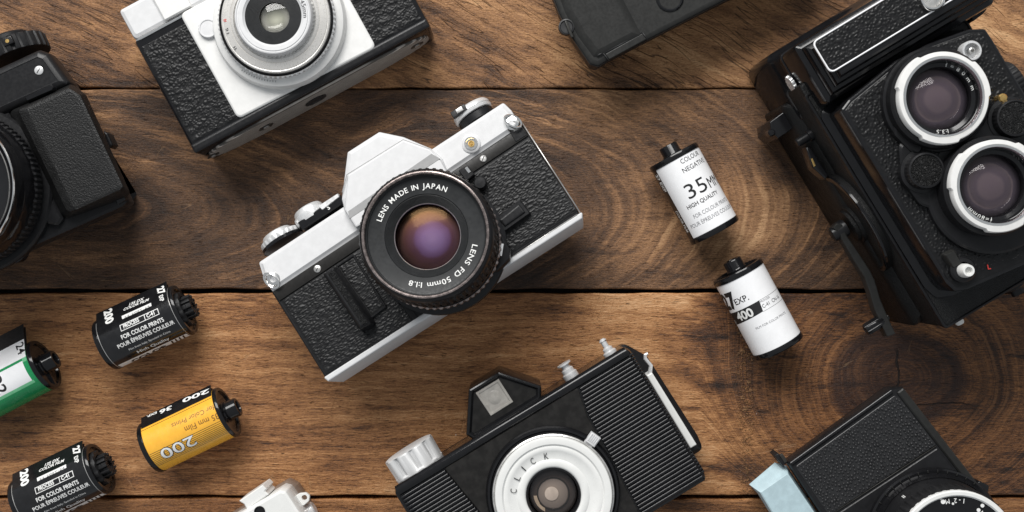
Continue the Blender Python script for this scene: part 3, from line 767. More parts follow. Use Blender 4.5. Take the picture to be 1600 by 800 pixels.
# leather
m = MB(); m.prism(rp(q([(439, 470), (575, 380), (655, 498), (509, 585)], 30.4), 1), 29.5, 30.3, .25, 2); o_ = m.build('leather_panel', 'hide', T0)
hide(q([(440, 470), (562, 389), (646, 500), (509, 584)], 30.5), 30.35, 'wavy', .28, .30, 1.3, o_)
m = MB(); m.prism(rp(q([(700, 298), (827, 215), (902, 330), (770, 414)], 30.4), 1), 29.5, 30.3, .25, 2); o_ = m.build('leather_panel', 'hide', T0)
hide(q([(718, 286), (827, 215), (902, 329), (778, 408)], 30.5), 30.35, 'wavy', .28, .30, 1.3, o_)
# silver edge line and bottom plate
yb = F.l(509, 592, 30)[1]; xl = F.l(509, 592, 30)[0]; xr = F.l(908, 336, 30)[0]
ybr = F.l(908, 336, 30)[1]
m = MB(); pl = rp([(xl-.3, yb+.4), (xl+.4, yb-1.7), (xr-.4, ybr-1.7), (xr+.9, ybr+.2), (xr+.7, ybr+1.0), (xl, yb+1.0)], .4)
m.prism(pl, -.8, 30.8, .7, 3, .7); m.build('bottom_plate', 'white_metal', T0)
m = MB(); x, y = F.l(814, 190, 31); x2, y2 = F.l(906, 332, 31)
m.tube([(x+.15, y, 30.3), (x2+.15, y2, 30.3)], .33, 8); m.build('edge_trim', 'steel', T0)
x, y = F.l(760, 428, 31); x2, y2 = F.l(902, 335, 31); m = MB(); m.tube([(x, y, 30.6), (x2, y2, 30.6)], .3, 8); m.build('edge_trim', 'brass' if 0 else 'steel', T0)
# battery door with grip bar
D = q([(524, 416), (553, 397), (604, 479), (580, 498)], 31.5)
m = MB(); m.frame(rp(D, .8), .9, 30, 31.9, .3); dr = m.build('battery_door', 'black_satin', T0)
m = MB(); m.prism(inset(ccw(rp(D, .8)), .8), 30, 31.1, .1, 1); m.build('leather_inlay', 'hide', dr); hide(inset(ccw(D), .9), 31.15, 'wavy', .28, .28, 1.3, dr)
m = MB(); m.levels(rp(q([(503, 427), (521, 416), (581, 504), (562, 516)], 38), 1), [(30, -.6), (36.5, 0), (38.0, .6), (38.6, 1.5)]); gb = m.build('grip_bar', 'black_satin', T0)
m = MB(); m.prism(rp(q([(511, 427), (521, 421), (575, 503), (566, 508)], 39), .5), 37.5, 38.9, .4, 2); m.build('grip_inlay', 'leather_fine', gb)
# right hand lever, buttons
m = MB(); m.levels(rp(q([(772, 343), (812, 311), (829, 333), (788, 362)], 34), .8), [(30, -.3), (33, 0), (33.8, .4), (33.8, 1.6), (34.6, 2.0), (34.7, 2.5)]); m.build('latch', 'black_satin', T0)
m = MB(); x, y = F.l(750, 285, 36); m.lathe([(2.9, 30), (2.9, 35), (2.5, 35.8), (.01, 35.9)], x, y, 0, 32); m.build('release_button', 'black_satin', T0)
m = MB(); m.levels(rp(q([(716, 266), (730, 258), (742, 272), (728, 284)], 34), .6), [(30, 0), (33.6, 0), (34, .4)]); m.build('lens_catch', 'black_satin', T0)
m = MB(); m.prism(q([(726, 263), (730, 260), (736, 268), (732, 271)], 34.4), 33.9, 34.4, .1, 1); m.build('index_mark', 'chrome', T0)
m = MB(); m.prism(rp(q([(762, 345), (777, 352), (797, 390), (796, 404), (776, 424), (752, 420)], 40), 1.2), 32, 40, .6); tm = m.build('timer_lever', 'black_satin', T0)
m = MB(); m.prism(q([(781, 380), (787, 381), (784, 400), (778, 399)], 40.3), 39.8, 40.35, .1, 1); m.build('index_mark', 'label_white', tm)
x, y = F.l(736, 224, 33); m = MB(); m.lathe([(4.5, 31), (4.3, 32.3), (3.7, 32.8), (3.0, 33)], x, y, 0, 40, cap0=False, cap1=False); so = m.build('flash_socket', 'white_metal', T0)
m = MB(); m.lathe([(3.1, 31), (3.1, 33.3), (2.4, 33.3), (2.2, 31.9), (.01, 31.9)], x, y, 0, 32, cap0=False); m.build('socket_ring', 'chrome', so)
m = MB(); m.lathe([(1.5, 31.8), (1.5, 32.6), (1.0, 32.6), (1.0, 32), (.5, 32), (.45, 32.8), (.01, 32.8)], x, y, 0, 24, cap0=False); m.build('socket_pin', 'brass', so)
screw(F, 755, 248, 31, 1.6, T0); screw(F, 496, 420, 31, 1.7, T0)
lug(F, 800, 193, 32, T0, 25); lug(F, 427, 436, 32, T0, 200)
# knobs on the top edge (axes along the camera's own height)
def knob(px, py, z, prof, mat, name, parent, teeth=None, seg=72, dy=0):
    x, y = F.l(px, py, z); m = MB(); m.lathe(prof, x, y+dy, z, seg, 'y', teeth=teeth); return m.build(name, mat, parent)
x0, y0 = F.l(745, 186, 17)
m = MB(); m.lathe([(9.0, -2), (9.0, 1.2), (8.6, 1.6)], x0, y0, 17, 72, 'y'); m.build('rewind_base', 'black_satin', T0)
m = MB(); m.lathe([(9.0, 2.0), (9.6, 2.2), (9.8, 3.2), (9.3, 3.6), (9.6, 4.0), (9.5, 5.2), (8.6, 6.4), (6.0, 7.2), (.01, 7.3)], x0, y0, 17, 80, 'y'); rk = m.build('rewind_knob', 'silver', T0)
m = MB(); m.box(x0-9.2, y0+3.8, 24, x0-1.5, y0+7.0, 26.6, .4); m.build('crank_hinge', 'inner_black', rk)
m = MB(); m.box(x0-6.6, y0+4.5, 25, x0-3.2, y0+6.6, 27.2, .3); m.build('crank_handle', 'steel', rk)
x1, y1 = F.l(487, 338, 22)
m = MB(); m.levels(rp(q([(465, 348), (532, 304), (538, 317), (472, 360)], 29), .8), [(8, 0), (29.2, 0), (29.7, .4)]); m.build('lever_base', 'black_gloss', T0)
m = MB(); m.levels(rp(q([(497, 322), (528, 302), (531, 308), (504, 329)], 29.6), .4), [(10, 0), (29.6, 0), (30.3, .3)]); m.build('wind_lever', 'silver', T0)
m = MB(); a = F.l(513, 328, 29.8); put_text(m, 'S', a, rad(0), 1.9, lambda x, y: (x, y, 29.78), bold=.02, maxedge=None); m.build('lettering', 'ink_white', T0)
m = MB(); m.lathe([(8.0, -2), (8.2, -.6), (8.2, 1.6), (7.4, 2.0), (7.2, 3.4), (6.6, 4.3), (.01, 4.8)], x1, y1, 22, 72, 'y'); m.build('shutter_dial', 'silver', T0)
x2, y2 = F.l(440, 374, 20)
m = MB(); m.lathe([(10.6, -2.5), (10.6, -1.0), (10.2, -.8)], x2, y2, 20, 72, 'y'); m.build('dial_base', 'black_gloss', T0)
m = MB(); m.lathe([(10.0, -1.0), (10.3, -.7), (10.3, 1.2), (9.8, 1.6), (.01, 1.7)], x2, y2, 20, 96, 'y', teeth=(.35, (1, 2), 4, 2)); m.build('speed_dial', 'silver', T0)
m = MB(); m.lathe([(7.4, 1.5), (7.6, 1.8), (7.5, 3.0), (6.9, 3.8), (.01, 4.0)], x2-.6, y2, 20.5, 72, 'y'); m.build('wind_knob', 'silver', T0)
# lens
LZ = 74.0; cx, cy = F.l(664, 366, LZ)
def LB(prof, name, mat, parent, teeth=None, seg=96, **k):
    m = MB(); m.lathe(prof, 0, 0, 0, seg, teeth=teeth, cap0=False, cap1=False, **k); m.mx = None
    m.v = [(x+cx, y+cy, z) for x, y, z in m.v]; return m.build(name, mat, parent, org=(cx, cy, 0))
L = LB([(31, 29), (31, 33.5), (29.5, 34.5), (27.5, 35), (27.5, 43), (28.6, 43.5)], 'lens', 'black_satin', T0)
def sub(o): o.parent = L; o.location = tuple(0 if abs(a-b) < 1e-9 else a-b for a, b in zip(o.location, L.location)); return o
sub(LB([(28.6, 43), (29.6, 43.4), (29.6, 45.6), (28.8, 46.2)], 'aperture_ring', 'ring_metal', L, (.5, (1, 2), 4, 2), 240))
sub(LB([(28.8, 46), (28.4, 46.6), (28.4, 55), (29.0, 55.6)], 'distance_ring', 'black_satin', L))
sub(LB([(28.6, 55), (29.4, 55.8), (29.4, 68), (28.6, 69.4)], 'focus_ring', 'black_matte', L, (.75, (1, 2), 6, 3), 360))
sub(LB([(28.7, 69), (28.4, 71.2), (27.8, 72.6), (26.9, 73.2)], 'front_bezel', 'black_satin', L))
sub(LB([(26.95, 73.0), (26.9, 73.9), (26.4, 74.1), (25.9, 73.8), (25.6, 73.0)], 'filter_ring', 'ring_metal', L))
sub(LB([(25.6, 73.1), (25.2, 72.0), (25.0, 71.9), (24.8, 71.0), (24.2, 70.8), (17.9, 70.2), (17.6, 69.9)], 'name_ring', 'ring_black', L))
pr = [(17.6, 70.1)]
for k in range(11): r_ = 17.5-k*.3; zz = 69.9-k*.30; pr += [(r_, zz), (r_-.18, zz+.06), (r_-.2, zz-.22)]
pr += [(14.4, 66.6), (14.3, 64.0)]
sub(LB(pr, 'stepped_cone', 'ring_black', L))
sub(LB([(14.5, 66.7), (14.2, 67.0), (13.95, 66.6)], 'retaining_ring', 'steel', L))
m = MB(); arc_text(m, 'LENS MADE IN JAPAN', cx, cy, 70.75, 20.0, 163.5, 65.5, 2.25, .012); m.build('maker_lettering', 'ink_white', T0)
m = MB(); arc_text(m, 'LENS FD 50mm 1:1.8', cx, cy, 70.75, 20.0, -10.5, -110, 2.25, .012); m.build('lettering', 'ink_white', T0)
MAKE['slr_in'] = coated('violet_coated_element', [(0, lin(128, 122, 158)), (.30, lin(114, 106, 146)), (.52, lin(86, 74, 112)), (.60, lin(66, 52, 74)), (.82, lin(52, 38, 50)), (1, lin(26, 20, 26))], 14, .8, -1.5, .6, (1, .55, .2, 1), .3)
MAKE['slr_mid'] = glass('amber_middle_element', (.97, .93, .98, 1), .42, (.95, .52, .2, 1), .5)
m = MB(); m.dome(0, 0, 62.5, 14.2, 1.2); m.v = [(x+cx, y+cy, z) for x, y, z in m.v]; sub(m.build('rear_element', 'slr_in', L, org=(cx, cy, 0)))
m = MB(); m.dome(0, 0, 64.0, 11.0, 1.6); m.v = [(x+cx, y+cy, z) for x, y, z in m.v]; sub(m.build('middle_element', 'slr_mid', L, org=(cx, cy, 0)))
m = MB(); m.dome(0, 0, 65.3, 14.3, 3.0); m.v = [(x+cx, y+cy, z) for x, y, z in m.v]; sub(m.build('front_glass', 'clear_amber', L, org=(cx, cy, 0)))

# ================================================================== white and black viewfinder camera, top left
AOFF[0] = 28.4
F = Fr(430, 50, 28.4); q = F.q; ZF = 33.0
T0 = thing('film_camera', 'cream and black camera with creased leather and ridged metal base, cut by the top edge', 'camera', F)
a = F.l(303, 239, ZF); b = F.l(673, 45, ZF); th = -math.atan2(b[1]-a[1], b[0]-a[0])
x0, y0 = F.l(303, 239, ZF); x1, y1 = F.l(675, 44, ZF); yb = (y0+y1)/2; xt, yt = F.l(205, 60, ZF)
yt = yb+ (Vector(F.l(205, 62, ZF))-Vector(F.l(303, 239, ZF))).length
W0, W1 = x0, x1
m = MB(); m.levels(rp([(W0, yb), (W1, yb), (W1, yt), (W0, yt)], [2.5, 2.5, 2, 2]), [(.4, 2.5), (3, 0), (ZF-1.8, 0), (ZF-.5, .5), (ZF, 1.4)]); m.build('body', 'black_gloss', T0)
m = MB(); m.prism(rp([(W0+1.6, yb+5.0), (W1-2, yb+5.0), (W1-2, yt-4.2), (W0+1.6, yt-4.2)], 1), ZF-1, ZF+.15, .5, 3); o_ = m.build('leather_panel', 'hide', T0)
xl_, xr_ = q([(281, 22)], ZF)[0][0]-.5, q([(588, 74)], ZF)[0][0]+.5
hide(rect(W0+1.7, yb+5.1, xl_+1.5, yt-4.3), ZF+.2, 'crease', .31, .34, 1.35, o_)
hide(rect(xr_-1.5, yb+5.1, W1-2.1, yt-4.3), ZF+.2, 'crease', .31, .34, 1.35, o_)
# lower trim bar and ridged base
m = MB(); m.levels(rp([(W0+.5, yb+.3), (W1-.5, yb+.3), (W1-.5, yb+4.4), (W0+.5, yb+4.4)], .6), [(ZF-2, 0), (ZF+.5, 0), (ZF+.9, .5), (ZF+1, 1.2)]); m.build('lower_trim', 'black_satin', T0)
m = MB()
pr = [(W0+4+(W1-W0-8)*k/40, ) for k in range(41)]
m.mx = None; base = []
zc_ = 16.5; hw = (W1-W0)/2-3
pts = [(W0+3+0, 0)]
oval = []
for k in range(64):
    t_ = 2*PI*k/64; ex = abs(cos(t_))**.45*(1 if cos(t_) > 0 else -1); ez = abs(sin(t_))**.8*(1 if sin(t_) > 0 else -1)
    oval.append(((W0+W1)/2+hw*ex, zc_+13.2*ez))
m.loft([[(x, yb+.4, z) for x, z in oval], [(x, yb-.8, z) for x, z in oval], [((W0+W1)/2+(x-(W0+W1)/2)*.985, yb-1.2, zc_+(z-zc_)*.95) for x, z in oval]])
bp = m.build('base_plate', ridged('ridged_base_metal_plate', (.62, .57, .52, 1), .42, .3, 2.1, .35, 2)(), T0)
for px, py, r_ in ((330, 233, 1.3), (413, 190, 1.6), (650, 68, 1.4)):
    x, y = F.l(px, py, 14); m = MB(); m.lathe([(r_*2.4, -.1), (r_*2.4, .12), (r_, .2)], x, yb-1.25, 17, 32, 'y'); m.v = [(X, 2*(yb-1.25)-Y, Z_) for X, Y, Z_ in m.v]; m.build('base_boss', 'dark_band', bp)
    m = MB(); m.lathe([(r_, 0), (r_, .5), (.01, .6)], x, 0, 17, 24, 'y'); m.v = [(X, yb-1.3-Y, Z_) for X, Y, Z_ in m.v]; m.build('screw', 'steel', bp)
x, y = F.l(492, 152, 14); m = MB(); m.lathe([(5.5, 0), (5.5, .35), (3.6, .4), (3.4, .1), (.01, .1)], x, 0, 17, 40, 'y'); m.v = [(X, yb-1.25-Y, Z_) for X, Y, Z_ in m.v]; m.build('tripod_socket', 'inner_black', bp)
# white front plate
P4 = q([(281, 22), (372, 186), (588, 74), (497, -90)], ZF+1)
m = MB(); m.levels(rp(P4, 3.0, 8), [(ZF-1, 0), (ZF+.9, 0), (ZF+1.3, .3), (ZF+1.5, .9)]); m.build('front_plate', 'white_plate', T0)
x, y = F.l(325, 44, ZF+3); m = MB(); m.lathe([(4.6, ZF+1), (4.6, ZF+2.8), (4.2, ZF+3.3), (3.7, ZF+3.3), (3.5, ZF+3.0), (.01, ZF+3.1)], x, y, 0, 80, teeth=(.25, (1,), 4, 2)); m.build('round_knob', 'white_metal', T0)
# top cover with chrome lip
m = MB(); m.levels(rp([(W0+.2, yt-.4), (W1, yt-.4), (W1, yt+16), (W0+.2, yt+16)], [3, 3, 2, 2]), [(2, 1), (4, 0), (ZF-3, 0), (ZF-.8, .7), (ZF, 2.2)]); m.build('top_cover', 'white_metal', T0)
m = MB(); m.tube([(W0+.2, yt-.6, 4), (W0+.25, yt-.6, ZF-3.5), (W0+1.4, yt-.7, ZF-1.0), (W0+3.4, yt-.8, ZF+.2), (W0+40, yt-.8, ZF+.2), (W1-3, yt-.8, ZF+.2)], .65, 10); m.build('chrome_lip', 'chrome', T0)
x, y = F.l(252, 22, ZF+1)
m = MB(); m.levels(rp([(x, yt+.6), (x+14, yt+.6), (x+14, yt+15), (x, yt+15)], .6), [(ZF-2, 0), (ZF+1.3, 0), (ZF+1.8, .5)]); m.build('flash_cover', 'white_plate', T0)
# lens
cx, cy = F.l(427, 27, 52); cx0, cy0 = F.l(434, 31, 37)
cx, cy = (cx+cx0)/2, (cy+cy0)/2
L = None
def LBa(prof, name, mat, teeth=None, seg=96, par=None):
    m = MB(); m.lathe(prof, 0, 0, 0, seg, teeth=teeth, cap0=False, cap1=False); o = m.build(name, mat, par)
    if par is T0: o.location = (cx*S, cy*S, 0)
    return o
L = LBa([(30.6, ZF+1.2), (30.4, 36.5), (29.6, 38.8), (27.6, 40.0), (26.6, 40.2), (26.3, 41)], 'lens', 'white_plate', par=T0)
LBa([(26.6, 40), (26.6, 42.6), (25.8, 43.2)], 'knurled_ring', 'silver', (.45, (0, 1), 4, 2), 300, L)
LBa([(25.8, 42), (25.2, 42.3), (25.0, 43.4), (23.8, 44.2)], 'groove_ring', 'inner_black', par=L)
LBa([(24.8, 43.0), (24.4, 44.4), (23.8, 44.8), (23.4, 44.7), (23.2, 45.0), (20.4, 46.0), (20.2, 45.8), (19.9, 46.2), (18.6, 46.7), (18.4, 46.0)], 'aperture_ring', 'ring_pale', par=L)
LBa([(18.4, 46), (17.9, 46.2), (17.9, 47.6), (17.4, 47.8)], 'knurled_ring', 'steel', (.3, (1, 2), 4, 2), 240, L)
LBa([(17.4, 47.5), (17.2, 49.6), (16.8, 50.3), (16.3, 50.5), (16.1, 50.2), (15.6, 50.2), (15.4, 50.5), (13.6, 50.4), (13.2, 50.0), (12.6, 49.6)], 'name_ring', 'white_metal', par=L)
pr = []
for k in range(12): r_ = 12.6-k*.5; zz = 49.7-k*.22; pr += [(r_, zz), (r_-.32, zz-.02), (r_-.34, zz-.3)]
pr.append((6.7, 45.5)); LBa(pr, 'stepped_cone', 'ring_black', par=L)
MAKE['pale_in'] = coated('pale_lens_element', [(0, lin(196, 196, 182)), (.5, lin(172, 172, 160)), (.85, lin(206, 204, 198)), (1, lin(120, 120, 116))], 7, 0, 0, .5, (1, 1, 1, 1), .1)
m = MB(); m.dome(0, 0, 44.4, 6.7, -1.4); m.build('rear_element', 'pale_in', L); m = MB(); m.dome(0, 0, 46.6, 6.9, 1.2); m.build('front_glass', 'clear_white', L)
m = MB(); arc_text(m, '/45mm', 0, 0, 50.55, 13.6, 34, -4, 1.9); arc_text(m, '11', 0, 0, 45.5, 21.6, 219, 214, 1.7); arc_text(m, '16', 0, 0, 45.6, 21.4, 199, 190, 1.6)
arc_text(m, '3.5', 0, 0, 45.6, 21.3, 160, 148, 1.6)
for k in range(14):
    th = rad(206+k*2.6); m.mx = Matrix.Rotation(th, 4, 'Z'); m.box(27.2, -.07, 40.2, 28.0, .07, 40.35, 0); m.mx = None
m.build('lettering', 'ink_black', L)
m = MB(); arc_text(m, '8', 0, 0, 45.5, 21.6, 185, 180, 1.6); m.build('red_lettering', 'ink_red', L)

# ================================================================== black viewfinder camera with ribbed grips and a white lens ring
AOFF[0] = 31.3
F = Fr(860, 750, 31.3); q = F.q; ZF = 42.0
T0 = thing('film_camera', 'black plastic camera with ribbed grips, white lens ring lettered CLICK and hooded viewfinder', 'camera', F)
a = Vector(F.l(611, 765, ZF)); b = Vector(F.l(981, 542, ZF)); c = Vector(F.l(1104, 748, ZF))
yt = (a.y+b.y)/2; x0 = a.x; x1 = (b.x+c.x)/2+.5; yb = c.y-1.0
OUT = rp([(x0, yb), (x1-1, yb), (x1, yb+3), (x1, yt), (x0, yt)], [4, 2, 2, 3.5, 4], 7)
m = MB(); m.levels(OUT, [(10, 2), (12, 1), (ZF-3.5, 0), (ZF-1.2, .5), (ZF-.3, 1.5), (ZF, 2.6), (ZF-.2, 3.4)]); m.build('body', 'black_gloss', T0)
m = MB(); m.levels(rp([(x0+1, yb+1), (x1+6.5, yb+7), (x1+7.5, yb+14), (x1+6.5, yt-12), (x1+.5, yt-1.5), (x0+1, yt-1)], 3), [(.3, 2), (2, .5), (14, 0), (16, 2)]); m.build('camera_back', 'black_satin', T0)
def ribs(poly_fn, ya, yb_, step, name, mat):
    m = MB(); y = ya
    while y < yb_:
        xa, xb = poly_fn(y)
        if xb-xa > 2:
            prof = [(y+step*.04, ZF-.7)]+[(y+step*(.5-.46*cos(PI*k_/8)), ZF-.05+.85*sin(PI*k_/8)) for k_ in range(9)]+[(y+step*.96, ZF-.7)]
            ra = [(xa, py_, pz) for py_, pz in prof]; rb = [(xb, py_, pz-.0) for py_, pz in prof]
            r0 = [(xa-.5, py_, min(pz, ZF-.6)) for py_, pz in prof]; r1 = [(xb+1.0, py_, min(pz, ZF-1.2)) for py_, pz in prof]
            m.loft([r0, ra, rb, r1])
        y += step
    return m.build(name, mat, T0, smooth=60)
cR = Vector(F.l(860.5, 764, ZF+2)); 
bl = [Vector(F.l(*p, ZF)) for p in ((907, 604), (921, 649), (1002, 800))]
def right(y):
    t_ = (y-bl[2].y)/(bl[1].y-bl[2].y); xa = bl[2].x+(bl[1].x-bl[2].x)*t_
    if y > bl[1].y: xa = bl[1].x + (bl[0].x-bl[1].x)*(y-bl[1].y)/(bl[0].y-bl[1].y)
    if y > bl[0].y: xa = bl[0].x+(y-bl[0].y)*.45
    return xa, x1-1.8
ll = [Vector(F.l(*p, ZF)) for p in ((691, 731), (747, 800))]
def left(y):
    xb = ll[0].x+(ll[1].x-ll[0].x)*(y-ll[0].y)/(ll[1].y-ll[0].y)
    if y > ll[0].y-2.5: xb -= (y-ll[0].y+2.5)*.9
    return x0+2.2, xb
ribs(right, yb+2, yt-4.6, 1.78, 'ribbed_grip', 'black_gloss')
ribs(left, yb+2, yt-5.0, 1.78, 'ribbed_grip', 'black_gloss')
m = MB(); m.levels(rp([(bl[2].x-58, yb+1), (bl[2].x-1, yb+1), (bl[1].x-1.0, bl[1].y), (bl[0].x-1.2, yt-4.0), (ll[0].x+1, yt-4.0), (ll[0].x+.8, ll[0].y-3), (ll[1].x+.6, ll[1].y)], 1.2), [(ZF-1, 0), (ZF+.25, 0), (ZF+.6, .4)]); m.build('front_panel', 'black_panel', T0)
m = MB(); m.tube([(x0+2.2, yt-2.0, ZF-1.1), (x0+4, yt-1.9, ZF-.9), (x1-4, yt-1.9, ZF-.9), (x1-2.0, yt-2.0, ZF-1.1)], 2.5, 32); m.build('top_rim', 'black_gloss', T0)
# serrated right edge
m = MB(); k = yb+4
while k < yt-4: m.box(x1-1.7, k, ZF-4, x1+.15, k+.95, ZF-.2, .3); k += 1.55
m.build('serrated_edge', 'black_satin', T0)
# viewfinder
VZ = 38
V = q([(728, 680), (732, 609), (779, 581), (846, 603), (846, 623), (741, 688)], VZ)
m = MB(); m.levels(rp(V, .9), [(8, 0), (VZ-1.2, 0), (VZ-.3, .3), (VZ, .9), (VZ-.1, 1.5), (VZ-1.6, 2.5)], True, False)
m.levels(inset(ccw(V), 2.4), [(VZ-2.4, 0), (VZ-1.5, 0)]); vf = m.build('viewfinder', 'black_gloss', T0)
m = MB(); m.levels(inset(ccw(V), 2.6), [(VZ-2, 0), (VZ-1.38, 0)]); m.build('viewfinder_face', 'black_panel', vf)
Wn = q([(743, 614), (779, 592), (802, 628), (767, 650)], VZ-1.2)
m = MB(); m.frame(Wn, 1.2, VZ-1.6, VZ-.9, .2); m.build('window_frame', 'clear_grey', vf)
m = MB(); m.levels(inset(ccw(Wn), 1.0), [(VZ-1.6, 0), (VZ-1.3, 0)]); m.build('window_pane', 'clear_grey', vf)
wc = sum((Vector(p) for p in Wn), Vector((0, 0)))/4; m = MB(); m.dome(wc.x, wc.y, VZ-1.3, 3.3, .7, 32, 5); m.build('window_lens', 'clear_grey', vf)
# winding knob and the two small metal posts, axes along the height of the camera
xk = (Vector(F.l(616, 747, 24))+Vector(F.l(690, 709, 24)))/2; wd = (Vector(F.l(690, 709, 24))-Vector(F.l(616, 747, 24))).length/2
m = MB(); seg = 120; rings = []
for r_, yy in ((wd*.98, -2), (wd*1.0, .3), (wd*1.0, 1), (wd*1.02, 9.6), (wd*.98, 10.2), (wd*.9, 10.5), (.1, 10.5)):
    ring = []
    for i in range(seg):
        a_ = 2*PI*i/seg; fl = abs(sin(a_*4.5)); rr = r_*(1-.14*(1-fl**.55)) if 1 <= yy < 10 else r_
        ring.append((xk.x+rr*cos(a_), yt+yy, 22+rr*sin(a_)))
    rings.append(ring)
m.loft(rings); m.build('winding_knob', 'knob_metal', T0)
def post(px, py, name, prof, zc):
    x, y = F.l(px, py, zc); m = MB(); m.lathe(prof, x, yt-.5, zc, 40, 'y'); m.build(name, 'silver', T0)
post(900, 600, 'shutter_release', [(3.6, 0), (3.6, 2.4), (2.9, 3), (2.9, 4.6), (2.0, 5.4), (2.0, 6.6), (3.4, 7.0), (3.4, 7.8), (1.2, 8.0), (.01, 7.6)], 30)
post(962, 566, 'cable_socket', [(3.3, 0), (3.3, 1.4), (2.4, 2), (2.4, 3.2), (1.4, 4), (1.4, 6.6), (1.9, 7.2), (1.0, 8.2), (.01, 8.3)], 30)
# side clasp
B4 = q([(1010, 587), (1019, 582), (1089, 695), (1079, 701)], 26)
m = MB(); m.prism(rp(B4, .5), 8, 26, .6); cl = m.build('side_clasp', 'white_paint', T0)
p = [F.l(*v, 26) for v in ((1016, 586), (1018, 572), (1009, 561), (1009, 555), (1013, 553))]
m = MB(); m.tube([(x, y, 24) for x, y in p], [1.1, 1.0, .9, .9, .7], 8); m.build('clasp_hook', 'silver', cl)
# lens
cx, cy = F.l(865, 775, 50)
L = LBa([(30.4, ZF), (30.2, 44), (29.4, 45.4), (28.4, 45.4), (28.1, 44.8), (27.6, 46.2), (27.0, 46.8), (26.9, 46.2)], 'lens', 'black_gloss', par=T0)
LBa([(27.4, 45), (27.2, 47.6), (26.6, 47.9), (26.3, 47.2)], 'chrome_line', 'steel', par=L)
LBa([(26.3, 46), (26.3, 49.0), (25.9, 49.7), (25.2, 49.9), (23.0, 49.7), (22.6, 49.2), (22.2, 48.9), (21.8, 49.1), (20.0, 49.0), (19.6, 48.7), (16.2, 48.5), (15.6, 48.9), (13.4, 49.0), (12.6, 48.6), (12.0, 47.6)], 'white_ring', 'white_paint', par=L)
LBa([(12.3, 48.4), (12.0, 48.8), (11.5, 48.7), (11.2, 47.8), (11.0, 43), (8.2, 41.6), (8.0, 40.8), (6.6, 40.6)], 'black_well', 'black_gloss', par=L)
MAKE['click_in'] = coated('brown_lens_element', [(0, lin(150, 136, 122)), (.60, lin(122, 110, 100)), (.66, lin(72, 62, 56)), (.86, lin(62, 54, 48)), (1, lin(36, 31, 28))], 10.6, 0, 0, .5, (1, 1, 1, 1), .08)
m = MB(); m.dome(0, 0, 44.2, 10.6, .8); m.build('rear_element', 'click_in', L)
m = MB(); m.lathe([(7.4, 44.6), (7.3, 45.0), (6.9, 45.0), (6.8, 44.7)], 0, 0, 0, 64, cap0=False, cap1=False); m.build('inner_ring', 'dark_band', L)
m = MB(); cres = [(8.9*cos(rad(a_)), 8.9*sin(rad(a_))) for a_ in range(155, 216, 6)]+[(7.3*cos(rad(a_))-.3*(a_ > 185), 7.3*sin(rad(a_))+.2) for a_ in range(212, 154, -6)]
m.prism(cres, 44.6, 45.0, .1, 1); m.build('shutter_blade', plain('beige_blade', (.50, .38, .26, 1), .4)(), L)
m = MB(); m.lathe([(3.1, 44.6), (3.1, 45.3), (.01, 45.4)], -.6, .4, 0, 40, cap0=False); m.build('shutter_disc', plain('pale_disc', (.55, .45, .36, 1), .4)(), L)
m = MB(); m.dome(0, 0, 46.4, 11.2, 2.4); m.build('front_glass', 'clear', L)
m = MB()
for ch, a_ in zip('CLICK', (173.5, 154, 138, 121, 100.5)):
    arc_text(m, ch, 0, 0, 49.12, 16.5, a_+3.8, a_-3.8, 2.9, -.004)
m.build('lettering', 'ink_black', L)
m = MB(); x, y = Vector(F.l(927, 687, 48))-Vector((cx, cy)); ta = math.atan2(y, x)
m.mx = Matrix.Rotation(ta, 4, 'Z'); r_ = math.hypot(x, y); m.box(r_-2.6, -2.5, 44, r_+2.4, 2.5, 48, .5)
for k in range(5): m.box(r_-1.5, -2.0+k*.9, 48, r_+2.1, -1.55+k*.9, 48.35, .1)
m.box(r_-3.6, -1.8, 45, r_-2.4, 2.6, 46.6, .2); m.mx = None; m.build('aperture_tab', 'white_metal', L)

# ================================================================== big black twin lens reflex, right
AOFF[0] = 31.2
F = Fr(1440, 290, 31.2); q = F.q; ZB = 62.0; ZS = 82.0
T0 = thing('film_camera', 'big black twin lens camera with two white-ringed lenses and a side crank, at the right', 'camera', F)
A = Vector(F.l(1261, 150, ZB)); B = Vector(F.l(1475, 515, ZB)); xw = (A.x+B.x)/2; yb = B.y; xe = xw+77
m = MB(); m.levels(rp(rect(xw, yb, xe, A.y+6), 2.0), [(.3, 2), (3, 0), (ZB-1.2, 0), (ZB-.3, .4), (ZB, 1.2)]); m.build('body', 'crinkle', T0)
m = MB(); m.frame(rp(rect(xw-.3, yb-.3, xe+.3, A.y+1), 2.0), 1.3, ZB-3, ZB+.5, .4); m.build('body_edge', 'black_satin', T0)
m = MB(); m.levels(rp(rect(xw-4.4, yb+1.5, xw+8, A.y+2), 2), [(.3, .5), (1.5, 0), (34, 0), (37, 1.2), (40, 4.5)]); m.build('side_housing', 'crinkle', T0)
